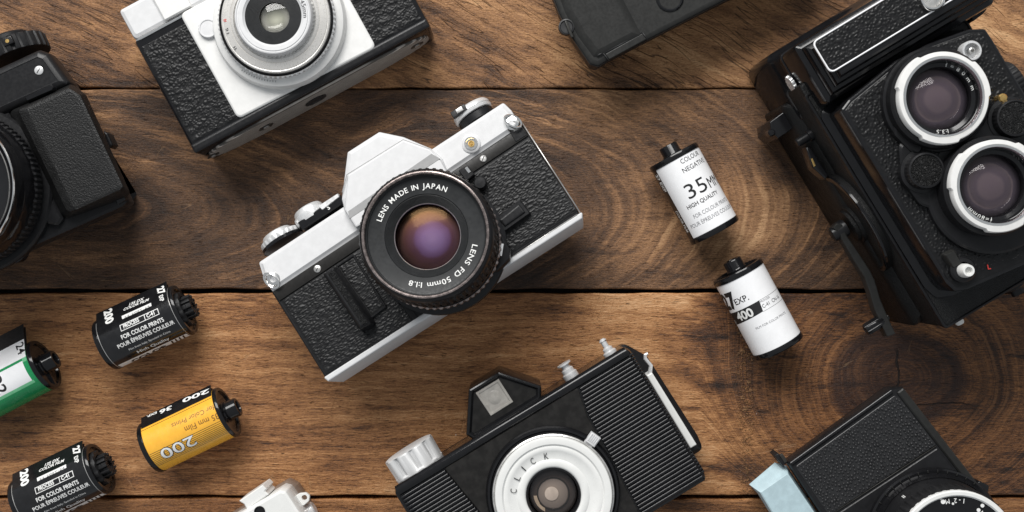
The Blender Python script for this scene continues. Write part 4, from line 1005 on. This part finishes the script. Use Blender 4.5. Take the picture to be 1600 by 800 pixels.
# stepped waist level hood
Hq = F.q([(1240, 72), (1292, 165), (1540, 8), (1486, -84)], 75)
hx0 = (Hq[0][0]+Hq[1][0])/2; hy0 = Hq[1][1]; hy1 = Hq[0][1]; hx1 = hx0+84
m = MB(); m.levels(rp(rect(hx0, hy0, hx1, hy1), 2.5), [(2, -3), (3, -4), (40, -3.4), (42, -2), (46, -.2), (48, 0), (48.4, -.5), (52, -.5), (52.4, 0), (71.5, 0), (73.8, .6), (74.6, 1.8), (75, 2.6), (77, 2.9), (78.6, 3.6), (79, 5.0), (81, 5.2), (82.6, 5.9), (83, 7.2), (84.4, 7.4), (85.6, 8.0), (86, 8.8)])
hood = m.build('hood', 'black_gloss', T0)
P = F.q([(1270, 68), (1297, 113), (1537, -42), (1510, -88)], 86)
m = MB(); m.prism(rp(rect(P[0][0]+.3, P[1][1], P[0][0]+66, P[0][1]), 2.2), 85.5, 86.2, .3, 2); o_ = m.build('hood_leather', 'hide', hood)
hide(rect(P[0][0]+.4, P[1][1]+.1, P[0][0]+66, P[0][1]-.1), 86.2, 'pebble', .34, .42, 1.35, hood)
m = MB(); m.frame(rp(rect(P[0][0]-.4, P[1][1]-.7, P[0][0]+66.8, P[0][1]+.7), 2.8), .62, 85.8, 86.8, .2); m.build('hood_trim', 'label_white', hood)
x, y = F.l(1457, -4, 88); m = MB(); m.lathe([(5.4, 86), (5.4, 88), (5.0, 88.6), (4.4, 88.6), (4.2, 87.6)], x, y, 0, 48, cap0=False, cap1=False); m.build('sight_ring', 'chrome', hood)
m = MB(); m.dome(x, y, 87.3, 4.3, .6, 32, 5); m.build('sight_glass', 'steel', hood)
m = MB(); hp = Vector(F.l(1530, 18, 70)); m.prism(rp(q([(1516, 24), (1534, 2), (1543, 14), (1536, 22), (1520, 34)], 66), .8), 50, 66, .6); m.build('hinge', 'black_satin', hood)
x, y = F.l(1253, 122, 50); m = MB(); m.lathe([(4.2, -.6), (4.4, .5), (4.0, .9), (.01, .9)], hx0-1.6, y, 50, 60, 'x', teeth=(.5, (0, 1), 4, 2)); m.build('hood_wheel', 'silver', hood)
# front standard with leather inset
BP = rp(q([(1313, 172), (1326, 155), (1400, 94), (1450, 68), (1514, 45), (1540, 44), (1552, 62), (1728, 355), (1722, 372), (1660, 392), (1600, 415), (1512, 453), (1492, 456), (1478, 443)], ZS), 1.6, 4)
m = MB(); m.levels(BP, [(ZB-1, -3.0), (ZB+1.2, -3.0), (ZB+2.5, 0), (ZS-1.4, 0), (ZS-.4, .3), (ZS, .9), (ZS-.1, 1.7)]); m.build('front_standard', 'black_gloss', T0)
m = MB(); m.levels(inset(BP, 1.7), [(ZS-1, 0), (ZS-.1, 0), (ZS+.05, .3)]); o_ = m.build('front_leather', 'hide', T0)
hide(inset(BP, 2.0), ZS+.1, 'pebble', .36, .45, 1.4, o_)
# lens panel: two round barrels, joined, with the two wheel lobes
m = MB(); vx, vy = F.l(1464, 156, 86); tx, ty = F.l(1551, 294, 86)
m.lathe([(22.4, ZS), (22.2, 85.4), (21.4, 86.2), (.1, 86.3)], vx, vy, 0, 9*8); m.lathe([(27.4, ZS), (27.2, 85.0), (26.2, 85.9), (.1, 86.0)], tx, ty, 0, 96)
lp = m.build('lens_panel', 'black_satin', T0)
m = MB(); m.levels(rp(q([(1405, 215), (1440, 238), (1520, 170), (1560, 190), (1600, 235), (1500, 340), (1440, 320), (1410, 280)], 86), 5), [(ZS, 0), (84.8, 0), (85.6, .8)]); m.build('panel_bridge', 'black_satin', lp)
m = MB(); m.levels(rp(q([(1392, 130), (1420, 90), (1480, 68), (1440, 250), (1400, 210)], 88), 3), [(ZS, 0), (86.2, 0), (87.0, .8)]); m.build('panel_shoulder', 'black_satin', lp)
for nm, px, py, rp_ in (('selector_wheel', 1448, 266, 30), ('selector_wheel', 1587, 184, 31)):
    x, y = F.l(px, py, 91); r_ = rp_/3.82
    m = MB(); m.lathe([(r_+1.2, ZS), (r_+1.2, 86.3), (r_-.1, 86.6), (r_-.1, 89.8), (r_-.6, 90.8), (r_-1.3, 91), (r_-1.6, 90.5)], x, y, 0, 120, cap0=False, cap1=False, teeth=(.25, (3,), 4, 2)); wl = m.build(nm, 'black_satin', lp)
    m = MB(); m.lathe([(r_-1.5, 89), (r_-1.5, 90.6), (r_-2.2, 90.8), (.01, 90.8)], x, y, 0, 48); m.build('wheel_leather', 'leather_pebble', wl)
MAKE['tlr_in'] = coated('refraction_ring_element', [(0, lin(104, 90, 94)), (.40, lin(110, 96, 98)), (.50, lin(92, 80, 86)), (.72, lin(98, 86, 88)), (.76, lin(70, 62, 70)), (.88, lin(52, 47, 53)), (1, lin(22, 21, 24))], 12.6, 0, 0, .5, (1, .85, .8, 1), .16)  # colour steps paint the refraction rings of the glass
def tlr_lens(name, px, py, label, zt, txt, rr=0):
    cx, cy = F.l(px, py, zt)
    def LB_(prof, nm, mat, par, teeth=None, seg=120):
        m = MB(); m.lathe(prof, 0, 0, 0, seg, teeth=teeth, cap0=False, cap1=False); o = m.build(nm, mat, par)
        if par is T0: o.location = (cx*S, cy*S, 0); o['label'] = label
        return o
    L = LB_([(20.6, 85), (20.4, zt-5), (19.6, zt-4), (18.6, zt-4)], name, 'black_satin', T0)
    wr = LB_([(18.0, zt-5), (19.3, zt-4.4), (19.3, zt-1.2), (18.9, zt-.6), (16.6, zt-.4), (16.4, zt-1.3), (15.4, zt-1.4), (15.2, zt-2.6)], 'white_bayonet_ring', 'white_plate', L, (.85, (1, 2, 3), 40, 24))
    wr.rotation_euler.z = rad(rr)
    LB_([(16.6, zt-.5), (16.3, zt-.2), (15.5, zt-.35), (15.2, zt-1.0), (15.0, zt-3)], 'inner_ring', 'chrome', L)
    LB_([(15.0, zt-2.2), (14.7, zt-2.4), (14.4, zt-4.6), (12.9, zt-5.2), (12.7, zt-6), (12.5, zt-9)], 'name_ring', 'black_gloss', L)
    m = MB(); m.dome(0, 0, zt-8.4, 12.8, .6); m.build('rear_element', 'tlr_in', L)
    m = MB(); m.dome(0, 0, zt-7.6, 8.6, 1.0); m.build('middle_element', 'clear', L)
    m = MB(); m.dome(0, 0, zt-7.4, 12.8, 4.0); m.build('front_glass', 'clear', L)
    m = MB()
    for s_, a0, a1 in txt: arc_text(m, s_, 0, 0, zt-4.35, 13.0, a0, a1, 1.55)
    m.build('lettering', 'ink_white', L)
tlr_lens('viewing_lens', 1476, 151, 'upper lens lettered f=80mm', 96, [('f=80mm', 84, 10), ('1:3.5', -76, -98)], 20)
tlr_lens('taking_lens', 1560, 289, 'lower lens lettered 1:3.5', 98, [('1:3.5', 14, -20), ('f=80mm', -92, -140)], 35)
# small fittings on the leather
def ring_part(px, py, z, prof, nm, mat, par=T0, seg=40):
    x, y = F.l(px, py, z); m = MB(); m.lathe(prof, x, y, 0, seg, cap0=False, cap1=False); return m.build(nm, mat, par)
sk = ring_part(1519, 79, 87, [(4.3, ZS), (4.3, 86.4), (3.9, 87), (3.2, 87), (3.0, 86.4), (2.8, 83.5), (.01, 83.5)], 'flash_socket', 'silver')
ring_part(1519, 79, 86, [(1.3, 83.4), (1.3, 86), (.8, 86.2), (.7, 84.6), (.01, 84.6)], 'socket_pin', 'steel', sk)
ring_part(1568, 153, 87, [(1.9, ZS), (1.9, 86.5), (1.4, 87), (.01, 87.1)], 'brass_stud', 'brass')
m = MB(); m.levels(rp(q([(1476, 398), (1492, 390), (1504, 412), (1490, 420)], 86), .6), [(ZS, -.4), (85.4, 0), (86, .5)]); m.build('shutter_lock', 'black_grey', T0)
sr = ring_part(1507, 421, 86, [(5.4, ZS), (5.4, 84.8), (4.6, 85.6), (3.2, 85.8), (2.9, 84)], 'shutter_release', 'black_satin')
ring_part(1514, 423, 91, [(2.9, ZS), (2.9, 88), (2.5, 90.6), (2.3, 91), (1.6, 91), (1.4, 89), (.01, 88.8)], 'release_tip', 'white_paint', sr)
x, y = F.l(1543, 421, ZS+.3); m = MB(); put_text(m, 'L', (x, y), rad(-20), 2.0, lambda a, b: (a, b, ZS+.75), bold=.03, maxedge=None); m.build('lettering', 'ink_red', T0)
# left wall: winding disc, crank, brackets
yc = F.l(1330, 352, 33).__getitem__(1)
m = MB()
dp = [(25.5, .5), (25.5, -2.4), (24.6, -3.4), (23.2, -3.6), (22.6, -2.6), (10, -2.4), (9.6, -3.8), (8.2, -4.2), (8, -5.6), (5, -6.2), (.01, -6.2)]
m.lathe([(r_, z_) for r_, z_ in dp], xw, yc, 33, 96, 'x'); dk = m.build('winding_disc', 'crinkle', T0)
m = MB(); m.lathe([(25.2, -2.4), (25.75, -2.6), (25.5, -3.5), (24.4, -3.9), (23.4, -3.8), (23.2, -3.3)], xw, yc, 33, 96, 'x', cap0=False, cap1=False); m.build('disc_rim', 'black_gloss', dk)
m = MB(); ar = q([(1303, 356), (1313, 362), (1316, 372), (1333, 402), (1352, 432), (1360, 455), (1368, 484), (1387, 525), (1398, 521), (1387, 497), (1374, 466), (1366, 438), (1358, 422), (1341, 396), (1322, 368), (1316, 352), (1308, 350)], 38)
m.prism(inset(ccw(ar), -.35), 31, 38, .5, 2, .4); ck = m.build('crank_arm', 'black_grey', T0)
k0 = Vector(F.l(1380, 501, 35)); k1 = Vector(F.l(1346, 517, 35))
m = MB(); m.lathe([(1.5, 3.0), (1.5, .4), (2.5, .2), (2.9, -.4), (2.9, -8.2), (2.5, -9), (1.4, -9.2), (1.2, -8.8), (.01, -8.8)], k0.x-.4, (k0.y+k1.y)/2, 35.5, 72, 'x', teeth=(.35, (3, 4), 9, 3)); m.build('crank_handle', 'black_gloss', ck)
m = MB(); x, y = F.l(1311, 362, 36); m.lathe([(4.2, 4), (4.2, 0), (3.6, -1), (3.4, -3), (2.4, -3.4), (.01, -3.4)], x, y, 34, 48, 'x'); m.build('crank_hub', 'black_satin', ck)
m = MB(); m.prism(q([(1203, 190), (1258, 150), (1272, 166), (1262, 186), (1216, 216), (1205, 206)], 34), 6, 34, .6); br = m.build('bracket', 'black_gloss', T0)
m = MB(); m.prism(q([(1230, 172), (1240, 166), (1246, 180), (1236, 186)], 36.5), 34, 36.5, .4); m.build('bracket_catch', 'black_satin', br)
for px, py, r_ in ((1206, 207, 1.7), (1256, 171, 1.5), (1246, 168, .9)):
    x, y = F.l(px, py, 36); m = MB(); m.lathe([(r_, 30), (r_, 35.6), (r_*.7, 36.2), (.01, 36.3)], x, y, 0, 24); m.build('bracket_pin', 'black_gloss', br)
x, y = F.l(1254, 219, 42); m = MB(); m.lathe([(2.0, 6), (2.0, -2), (1.5, -2.6), (.01, -2.6)], x, y, 40, 32, 'x'); m.lathe([(2.8, 7), (2.8, 3.6), (1.2, 3.2)], x, y, 40, 32, 'x'); m.build('cable_stud', 'black_satin', T0)
m = MB(); m.prism(q([(1259, 230), (1266, 230), (1295, 274), (1290, 280), (1270, 262)], 42), 33, 42, .7); lv = m.build('side_lever', 'black_gloss', T0)
m = MB(); m.prism(q([(1267, 248), (1270, 247), (1275, 259), (1272, 261)], 42.4), 41.8, 42.4, .2, 1); m.build('index_mark', 'brass', lv)
x, y = F.l(1590, 120, 56); m = MB(); m.lathe([(8.6, -3), (9.0, -2), (9.0, 7), (8.2, 8), (.01, 8)], xe+1.5, y, 52, 144, 'x', teeth=(.5, (1, 2), 6, 3)); m.build('focus_knob', 'black_matte', T0)
x, y = F.l(1503, 505, 50); m = MB(); m.lathe([(2.0, 3), (2.0, -4.2), (1.6, -5.0), (.01, -5.2)], x, yb-.2, 48, 32, 'y'); m.build('foot_stud', 'white_paint', T0)
x, y = F.l(1580, 452, 58); m = MB(); m.lathe([(4.4, 2), (4.4, -2.6), (3.8, -3.2), (.01, -3.2)], x+4, yb, 52, 48, 'y'); m.lathe([(3.0, -3), (3.0, -6), (.01, -6.2)], x+4, yb, 52, 48, 'y'); m.build('base_catch', 'black_satin', T0)

# ================================================================== black and pale blue camera, bottom right
F = Fr(1420, 800, 35); q = F.q; ZF = 48.0
T0 = thing('film_camera', 'black toy camera with dotted leatherette and pale blue top, in the lower right corner', 'camera', F)
BQ = q([(1231, 724), (1392, 607), (1412, 605), (1690, 968), (1482, 1105)], ZF)
m = MB(); m.levels(rp(BQ, 1.2), [(.4, 15), (2, 13.5), (18, 8.5), (34, 2.0), (38, .4), (ZF-2, 0), (ZF-.6, .35), (ZF, 1.0)]); m.build('body', 'black_satin', T0)
m = MB(); a = F.l(1234, 722, ZF); b = F.l(1391, 609, ZF); m.tube([(a[0], a[1]-.8, ZF), (b[0], b[1]-.8, ZF)], 1.15, 12); m.build('top_rail', 'black_gloss', T0)
m = MB(); a = F.l(1404, 611, ZF); b = F.l(1534, 778, ZF); d = (Vector(b)-Vector(a)).normalized(); nn = Vector((d.y, -d.x))
pa = [Vector(a)-nn*2.4, Vector(b)-nn*2.4, Vector(b)+nn*1.1, Vector(a)+nn*1.1]; m.levels(rp([tuple(v) for v in pa], .5), [(ZF-3, 0), (ZF+.6, 0), (ZF+1.1, .6)]); m.build('side_rail', 'black_grey', T0)
m = MB(); m.levels(rp(q([(1243, 729), (1398, 618), (1406, 622), (1463, 695), (1299, 803), (1293, 802)], ZF+.3), .8), [(ZF-1, 0), (ZF+.2, 0), (ZF+.35, .2)]); le = m.build('leatherette', 'dots_base', T0)
LPoly = ccw([tuple(v) for v in q([(1243, 729), (1398, 618), (1406, 622), (1463, 695), (1299, 803), (1293, 802)], ZF+.3)])
def inside(x, y, mg):
    for i_ in range(len(LPoly)):
        a_ = Vector(LPoly[i_-1]); b_ = Vector(LPoly[i_]); e_ = (b_-a_)
        if e_.length < .5: continue
        e_.normalize()
        if (x-a_.x)*(-e_.y)+(y-a_.y)*e_.x < mg: return False
    return True
rnd = random.Random(4); m = MB(); xs_ = [p_[0] for p_ in LPoly]; ys_ = [p_[1] for p_ in LPoly]; gx_ = min(xs_); row = 0
pts_ = []
for _ in range(14000):
    x = rnd.uniform(min(xs_), max(xs_)); y = rnd.uniform(min(ys_), max(ys_))
    if inside(x, y, .7) and all((x-p_[0])**2+(y-p_[1])**2 > 1.30**2 for p_ in pts_): pts_.append((x, y))
for x, y in pts_:
    r_ = rnd.uniform(.52, .80); ec = rnd.uniform(.75, 1.0); an = rnd.uniform(0, PI); hh = rnd.uniform(.42, .62); z_ = ZF+.3
    rings_ = []
    for rr_, zz_ in ((1.0, 0), (.85, .6), (.45, 1.0), (.15, .86)):
        rings_.append([(x+r_*rr_*(cos(t_)*cos(an)-sin(t_)*ec*sin(an)), y+r_*rr_*(cos(t_)*sin(an)+sin(t_)*ec*cos(an)), z_+hh*zz_) for t_ in [2*PI*i_/9 for i_ in range(9)]])
    m.loft(rings_, False, True)
m.build('leatherette_grain', 'dots_base', le, smooth=80)
m = MB(); m.levels(rp(q([(1301, 808), (1465, 700), (1545, 800), (1680, 975), (1482, 1090)], ZF+.3), .8), [(ZF-1, 0), (ZF+.15, 0), (ZF+.4, .4)]); m.build('front_panel', 'black_satin', T0)
a = F.l(1301, 803, ZF+.6); b = F.l(1463, 697, ZF+.6); m = MB(); m.tube([(a[0], a[1], ZF+.35), (b[0], b[1], ZF+.35)], .22, 6); m.build('seam', 'dark_band', T0)
dv_ = (Vector(F.l(1300, 850, 41))-Vector(F.l(1190, 742, 41))).normalized()
def slide(p, d): return [(x+dv_.x*d, y+dv_.y*d) for x, y in p]
BC = q([(1171, 757), (1211, 723), (1229, 728), (1478, 1102), (1424, 1138), (1202, 800), (1184, 771)], 41)
BT = q([(1187, 769), (1229, 740), (1232, 741), (1478, 1103), (1426, 1136), (1205, 799), (1189, 772)], 46)
if area2(BC) < 0: BC = BC[::-1]; BT = BT[::-1]
m = MB(); m.loft([[(x, y, .4) for x, y in slide(BC, 13)], [(x, y, 18) for x, y in slide(BC, 7)], [(x, y, 30) for x, y in slide(BC, 3)], [(x, y, 38) for x, y in slide(BC, .7)], [(x, y, 40.4) for x, y in BC], [(x, y, 41) for x, y in slide(BC, .4)],
  [(x, y, 45.6) for x, y in BT], [(x, y, 46) for x, y in inset(BT, .5)]]); bt = m.build('blue_top', 'blue', T0)
m = MB(); m.prism(q([(1210, 712), (1216, 708), (1230, 724), (1223, 728)], 46), 36, 46, .5); tb = m.build('corner_catch', 'black_satin', T0)
m = MB(); m.prism(q([(1218, 711), (1223, 709), (1231, 721), (1226, 724)], 46.5), 45, 46.6, .3); m.build('catch_plate', 'dark_band', tb)
m = MB(); m.prism(rp(q([(1524, 760), (1530, 751), (1546, 759), (1545, 768), (1534, 774)], ZF+2), .8), ZF-8, ZF+2.2, .8); tb = m.build('side_catch', 'black_gloss', T0)
m = MB(); p = q([(1521, 766), (1525, 761), (1537, 768), (1535, 774)], ZF+2.4); m.frame(p, .7, ZF-1, ZF+2.6, .2); m.build('wire_loop', 'silver', tb)
zt = 76; cx, cy = F.l(1497, 862, zt)
L = LBa([(30.6, ZF+.2), (30.4, ZF+2.6), (29.6, ZF+3.4), (28.4, ZF+3.2), (27.8, ZF+4.2), (27.2, ZF+7)], 'lens', 'black_gloss', par=T0)
LBa([(27.2, ZF+6), (26.8, ZF+7.4), (26.2, ZF+16), (25.6, ZF+17)], 'distance_ring', 'black_satin', par=L)
LBa([(26.0, ZF+16), (26.6, ZF+16.6), (26.4, zt-3), (25.6, zt-1.6)], 'focus_ring', 'black_matte', (.5, (1, 2), 6, 3), 300, L)
LBa([(25.8, zt-2.4), (25.7, zt-.6), (25.2, zt), (23.9, zt), (23.3, zt-.6), (23.2, zt-1.2)], 'white_ring', 'white_paint', par=L)
LBa([(23.3, zt-1.0), (22.9, zt-1.2), (16, zt-2.0), (15.6, zt-2.6), (15.2, zt-2.2), (13.0, zt-6), (12, zt-6.2)], 'name_ring', 'black_gloss', par=L)
m = MB(); m.dome(0, 0, zt-6, 12.2, 2); m.build('front_glass', 'clear_white', L); m = MB(); m.dome(0, 0, zt-10, 12, .6); m.build('rear_element', 'inner_black', L)
def arc_in(m, text, r, a0, a1, cap, z, bold=0):
    n_ = len(text)
    for k, ch in enumerate(text):
        if ch == ' ': continue
        th = rad(a0+(a1-a0)*(k+.5)/n_); c_, s_ = cos(th), sin(th)
        put_text(m, ch, (-cap*.36, 0), 0, cap, lambda x, y: ((r-y)*c_-x*s_, (r-y)*s_+x*c_, z), xs=.9, bold=bold, maxedge=None)
ga = 95-35
m = MB(); rt_ = 22.0
def polar(px, py): v = Vector(F.l(px, py, zt-1.1))-Vector((cx, cy)); return math.degrees(math.atan2(v.y, v.x)), v.length
p0 = polar(1503, 779); p1 = polar(1483, 780)
arc_in(m, '1-2 M', p0[1], p0[0]-3, p1[0]+4, 2.0, zt-1.05, .01)
for px, py, r_ in ((1473.5, 784, .95), (1489, 787, .5), (1470, 779, .5), (1529, 797, .8), (1535, 790, .8)):
    a_, r0 = polar(px, py); m.lathe([(r_, zt-1.2), (r_, zt-1.0)], r0*cos(rad(a_)), r0*sin(rad(a_)), 0, 20)
p2 = polar(1541, 801); arc_in(m, '2-4', p2[1]-.3, p2[0]-6, p2[0]+6, 2.0, zt-1.05, .03)
m.build('lettering', 'ink_white', L)
m = MB()
for k in range(28):
    th = rad(20+k*8.5); m.mx = Matrix.Rotation(th, 4, 'Z'); m.box(28.7, -.25, ZF+2.8, 30.0, .25, ZF+3.7, .1); m.mx = None
m.build('grip_ribs', 'black_grey', L)
m = MB(); a_, r0 = polar(1420, 776); th = rad(a_); m.mx = Matrix.Rotation(th, 4, 'Z'); m.box(26.55, -.5, ZF+11, 26.85, -.15, ZF+14, .05); m.box(26.55, .15, ZF+11, 26.85, .5, ZF+14, .05); m.mx = None; m.build('index_mark', 'ink_white', L)

# ================================================================== black camera with a rubbery grip, left edge
F = Fr(60, 240, 24.8); q = F.q; ZF = 38.0
T0 = thing('film_camera', 'black camera with grained hand grip and small silver screw, cut by the left edge', 'camera', F)
m = MB(); m.levels(rp(q([(-190, 200), (62, 84), (80, 88), (112, 132), (200, 316), (192, 324), (-150, 476)], ZF), 1.5), [(.4, 11), (3, 9), (14, 5.5), (26, .8), (ZF-2, 0), (ZF-.5, .6), (ZF, 1.8)]); m.build('body', 'black_satin', T0)
m = MB(); m.levels(rp(q([(-190, 190), (58, 76), (74, 82), (109, 131), (14, 174), (-170, 262)], ZF+4), 2.2), [(10, 6), (24, 1.5), (ZF-4, 0), (ZF+.5, 0), (ZF+2.6, .6), (ZF+3.6, 1.8), (ZF+4, 3.4), (ZF+3.8, 3.8)]); tp = m.build('top_cover', 'black_satin', T0)
screw(F, 61, 110, ZF+3.8, 2.0, T0, 'silver')
m = MB(); m.levels(rp(q([(37, 151), (78, 131), (84, 136), (82, 141), (41, 159)], ZF+7), .6), [(ZF+3, -.4), (ZF+5.6, 0), (ZF+6.6, .5)]); m.build('slide_switch', 'black_gloss', T0)
x, y = F.l(28, 92, 24)
m = MB(); m.lathe([(14.8, -1), (15.2, -.4), (15.2, 5.4), (14.6, 6.2), (11, 6.6)], x, y+1.5, 22, 168, 'y', teeth=(.8, (1, 2), 7, 3)); dl = m.build('dial', 'black_matte', T0)
m = MB(); m.lathe([(11.4, 6.0), (11.4, 8.8), (10.8, 9.6), (.01, 9.8)], x-2, y+1.5, 22, 72, 'y'); m.build('dial_cap', 'black_satin', dl)
m = MB(); m.box(x+1.0, y+3.0, 36.0, x+5.8, y+6.6, 37.6, .4); m.build('dial_block', 'black_satin', dl)
m = MB(); m.lathe([(.9, 37.5), (.9, 37.9), (.01, 37.9)], x+3.4, y+4.8, 0, 20); m.build('dial_hole', 'brass', dl)
base = q([(13, 174), (110, 131), (132, 147), (201, 300), (196, 309), (104, 341), (93, 335)], ZF+1); top = q([(38, 171), (109, 138), (125, 149), (192, 291), (188, 296), (118, 328), (112, 326)], ZF+10)
def ringz(p, z): return [(x, y, z) for x, y in p]
mid = [((a[0]+b[0]*2)/3, (a[1]+b[1]*2)/3) for a, b in zip(base, top)]
g = MB(); rb = [rp(p_, 2.0, 4) for p_ in (base, mid, top)]
g.loft([ringz(rb[0], ZF-1), ringz(rb[0], ZF+1), ringz(rb[1], ZF+8.0), ringz(inset(rb[1], .3), ZF+8.9), ringz(rb[2], ZF+9.9), ringz(inset(rb[2], 1.2), ZF+10.1)]); g.build('hand_grip', 'rubber', T0)
m = MB(); m.levels(rp(q([(-2, 180), (12, 175), (98, 341), (90, 352), (72, 349)], ZF+3), 1), [(ZF-1, 0), (ZF+2, 0), (ZF+3, .9)]); m.build('grip_edge', 'black_satin', T0)
m = MB(); m.prism(rp(q([(176, 306), (190, 300), (197, 312), (183, 320)], ZF+1.5), .6), ZF-1, ZF+1.5, .5); m.build('strap_bar', 'black_gloss', T0)
m = MB(); m.prism(rp(q([(160, 203), (168, 208), (176, 226), (170, 232)], 20), .6), 12, 20, .8); m.build('side_button', 'black_satin', T0)
m = MB(); x, y = F.l(20, 391, ZF); m.lathe([(6, ZF-4), (6, ZF+.6), (5, ZF+1), (4.4, ZF), (.01, ZF)], x, y, 0, 40); m.build('release_dial', 'black_gloss', T0)
zt = 70; cx, cy = F.l(-101, 292, zt)
L = LBa([(38.5, ZF-1), (38.5, ZF+3), (37.6, ZF+4.2), (35, ZF+4.4), (34.4, 46)], 'lens', 'black_satin', par=T0)
LBa([(34.4, 44), (35.6, 45), (35.6, 50.5), (34.6, 51.6)], 'focus_ring', 'black_matte', (.7, (1, 2), 6, 3), 540, L)
LBa([(34.8, 50), (34.9, 52), (34.7, 60), (34.2, 61)], 'distance_ring', 'black_gloss', (.35, (1,), 12, 6), 360, L)
LBa([(34.3, 60), (34.3, 66), (34.2, 69), (33.8, 69.8)], 'front_barrel', 'black_gloss', par=L)
LBa([(33.9, 69.6), (33.6, 70.2), (33.1, 70.1), (32.8, 69.4)], 'silver_line', 'chrome', par=L)
LBa([(32.8, 69.6), (31.6, 67), (30.8, 66.8), (30.0, 65.4), (24, 63), (20, 60)], 'inner_ring', 'black_gloss', par=L)
LBa([(30.9, 67.6), (30.6, 67.9), (30.3, 67.4)], 'inner_line', 'steel', par=L)
m = MB(); m.dome(0, 0, 60, 20.2, 4); m.build('front_glass', 'clear', L); m = MB(); m.dome(0, 0, 58, 20.2, -3); m.build('rear_element', 'tlr_in', L)

# ================================================================== charcoal compact camera, cut by the top edge
F = Fr(1020, 0, 27.2); q = F.q; ZF = 33.0
T0 = thing('film_camera', 'matte charcoal compact camera lying face down at the top edge', 'camera', F)
OB = rp(q([(858, -20), (874, 22), (896, 62), (922, 100), (935, 104), (952, 93), (1110, 12), (1310, -88), (1240, -230), (860, -120)], ZF), 1.2)
m = MB(); m.levels(OB, [(.4, 6), (3, 4.5), (12, 1.5), (ZF-8, 0), (ZF-1.2, 0)]); m.build('body', 'black_matte', T0)
m = MB(); m.levels(OB, [(ZF-1.5, .25), (ZF-1.2, .3), (ZF-.6, .5), (ZF-.1, 1.3), (ZF, 2.4)]); m.build('front_shell', 'black_grey', T0)
gp = q([(866, -16), (880, 22), (901, 60), (925, 92), (938, 94), (1008, 58), (978, 0), (930, -100)], ZF)
m = MB(); m.levels(rp(gp, 1.2), [(ZF-2, 0), (ZF-.8, .2), (ZF+.5, 1.6), (ZF+1.2, 3.4), (ZF+1.5, 4.6)]); m.build('hand_grip', 'black_grey', T0)
m = MB(); m.prism(rp(q([(945, 84), (1004, 51), (1011, 61), (952, 93)], ZF+1), .3), ZF-5, ZF+.6, .5); m.build('battery_door', 'black_grey', T0)
m = MB()
for (ax, ay), (bx, by) in (((944, 83), (1004, 50)), ((1004, 50), (1012, 62)), ((943, 83), (952, 95))):
    a = F.l(ax, ay, ZF+1); b = F.l(bx, by, ZF+1); m.tube([(a[0], a[1], ZF+.6), (b[0], b[1], ZF+.5)], .28, 6)
m.build('door_gap', 'inner_black', T0)
m = MB(); a = F.l(933, 87, ZF+1); b = F.l(941, 83, ZF+1); m.tube([(a[0], a[1], ZF+.75), (b[0], b[1], ZF+.9)], .45, 6); m.build('door_slot', 'inner_black', T0)
x, y = F.l(885, 42, ZF); m = MB(); m.lathe([(3.6, ZF-3), (3.6, ZF+.55), (3.0, ZF+.75), (2.7, ZF+.2), (.01, ZF+.1)], x, y, 0, 40); nb = m.build('notch_disc', 'inner_black', T0)  # raised black disc stands in for the shade inside a notch
m = MB(); m.prism(q([(882, 32), (889, 52), (893, 59), (897, 57), (891, 44), (886, 32)], ZF+1.6), ZF, ZF+1.4, .4); m.build('notch_edge', 'dark_band', nb)
x, y = F.l(1047, -4, ZF+1); m = MB(); m.lathe([(6.4, ZF-2), (6.4, ZF+.4), (5.8, ZF+.9), (5.2, ZF+.5), (4.9, ZF-.4), (.01, ZF-.5)], x, y, 0, 48); m.build('eyepiece', 'black_gloss', T0)

# ================================================================== small white camera, bottom edge
F = Fr(420, 830, 30.5); q = F.q; ZF = 26.0
T0 = thing('film_camera', 'small white camera with a strap lug, barely showing at the bottom edge', 'camera', F)
m = MB(); m.levels(rp(q([(300, 846), (437, 765), (447, 767), (534, 900), (400, 985)], ZF), 1.6), [(9, 1), (11, 0), (ZF-1.6, 0), (ZF-.4, .5), (ZF, 1.6)]); m.build('body', 'white_paint', T0)
m = MB(); m.levels(rp(q([(296, 842), (447, 752), (462, 760), (548, 895), (396, 978)], 12), 2.0), [(.4, 1), (2, 0), (9, 0), (11, .8), (12, 2.4)]); m.build('camera_back', plain('taupe_plastic', (.20, .15, .12, 1), .35)(), T0)
m = MB(); m.levels(rp(q([(373, 783), (410, 758), (416, 764), (414, 768), (420, 773), (386, 797), (381, 788)], ZF-2), .4), [(8, 0), (ZF-2.6, 0), (ZF-2, .5)]); m.build('flash_shoe', 'white_paint', T0)
lp_ = q([(461, 775), (468, 771), (478, 770), (484, 775), (483, 783), (474, 791), (468, 789)], 16)
lp_ = rp(lp_, 1.2, 4); c_ = F.l(475.5, 777.5, 16); n_ = len(ccw(lp_)); P_ = ccw(lp_)
hole = []
for x, y in P_: d = Vector((x-c_[0], y-c_[1])).normalized(); hole.append((c_[0]+d.x*1.35, c_[1]+d.y*1.35))
m = MB(); m.loft([ringz(hole, 14), ringz(P_, 14), ringz(P_, 15.7), ringz([((x*9+c_[0])/10, (y*9+c_[1])/10) for x, y in P_], 16), ringz(hole, 16), ringz(hole, 14)], False, False)
m.prism(q([(455, 780), (464, 774), (470, 788), (462, 796)], 16), 12, 15.5, .4); m.build('strap_lug', 'white_paint', T0)
x, y = F.l(405, 800, ZF+1); m = MB(); m.lathe([(2.6, ZF-1), (2.6, ZF+.3), (2.1, ZF+.5), (1.9, ZF+.1), (.01, ZF+.1)], x, y, 0, 32); m.build('finder_window', 'black_gloss', T0)
m = MB(); x, y = F.l(482, 800, 14); m.lathe([(3.4, -2), (3.4, 2), (2.8, 2.6), (.01, 2.6)], x, y, 10, 32, 'x'); m.build('side_knob', 'silver', T0)
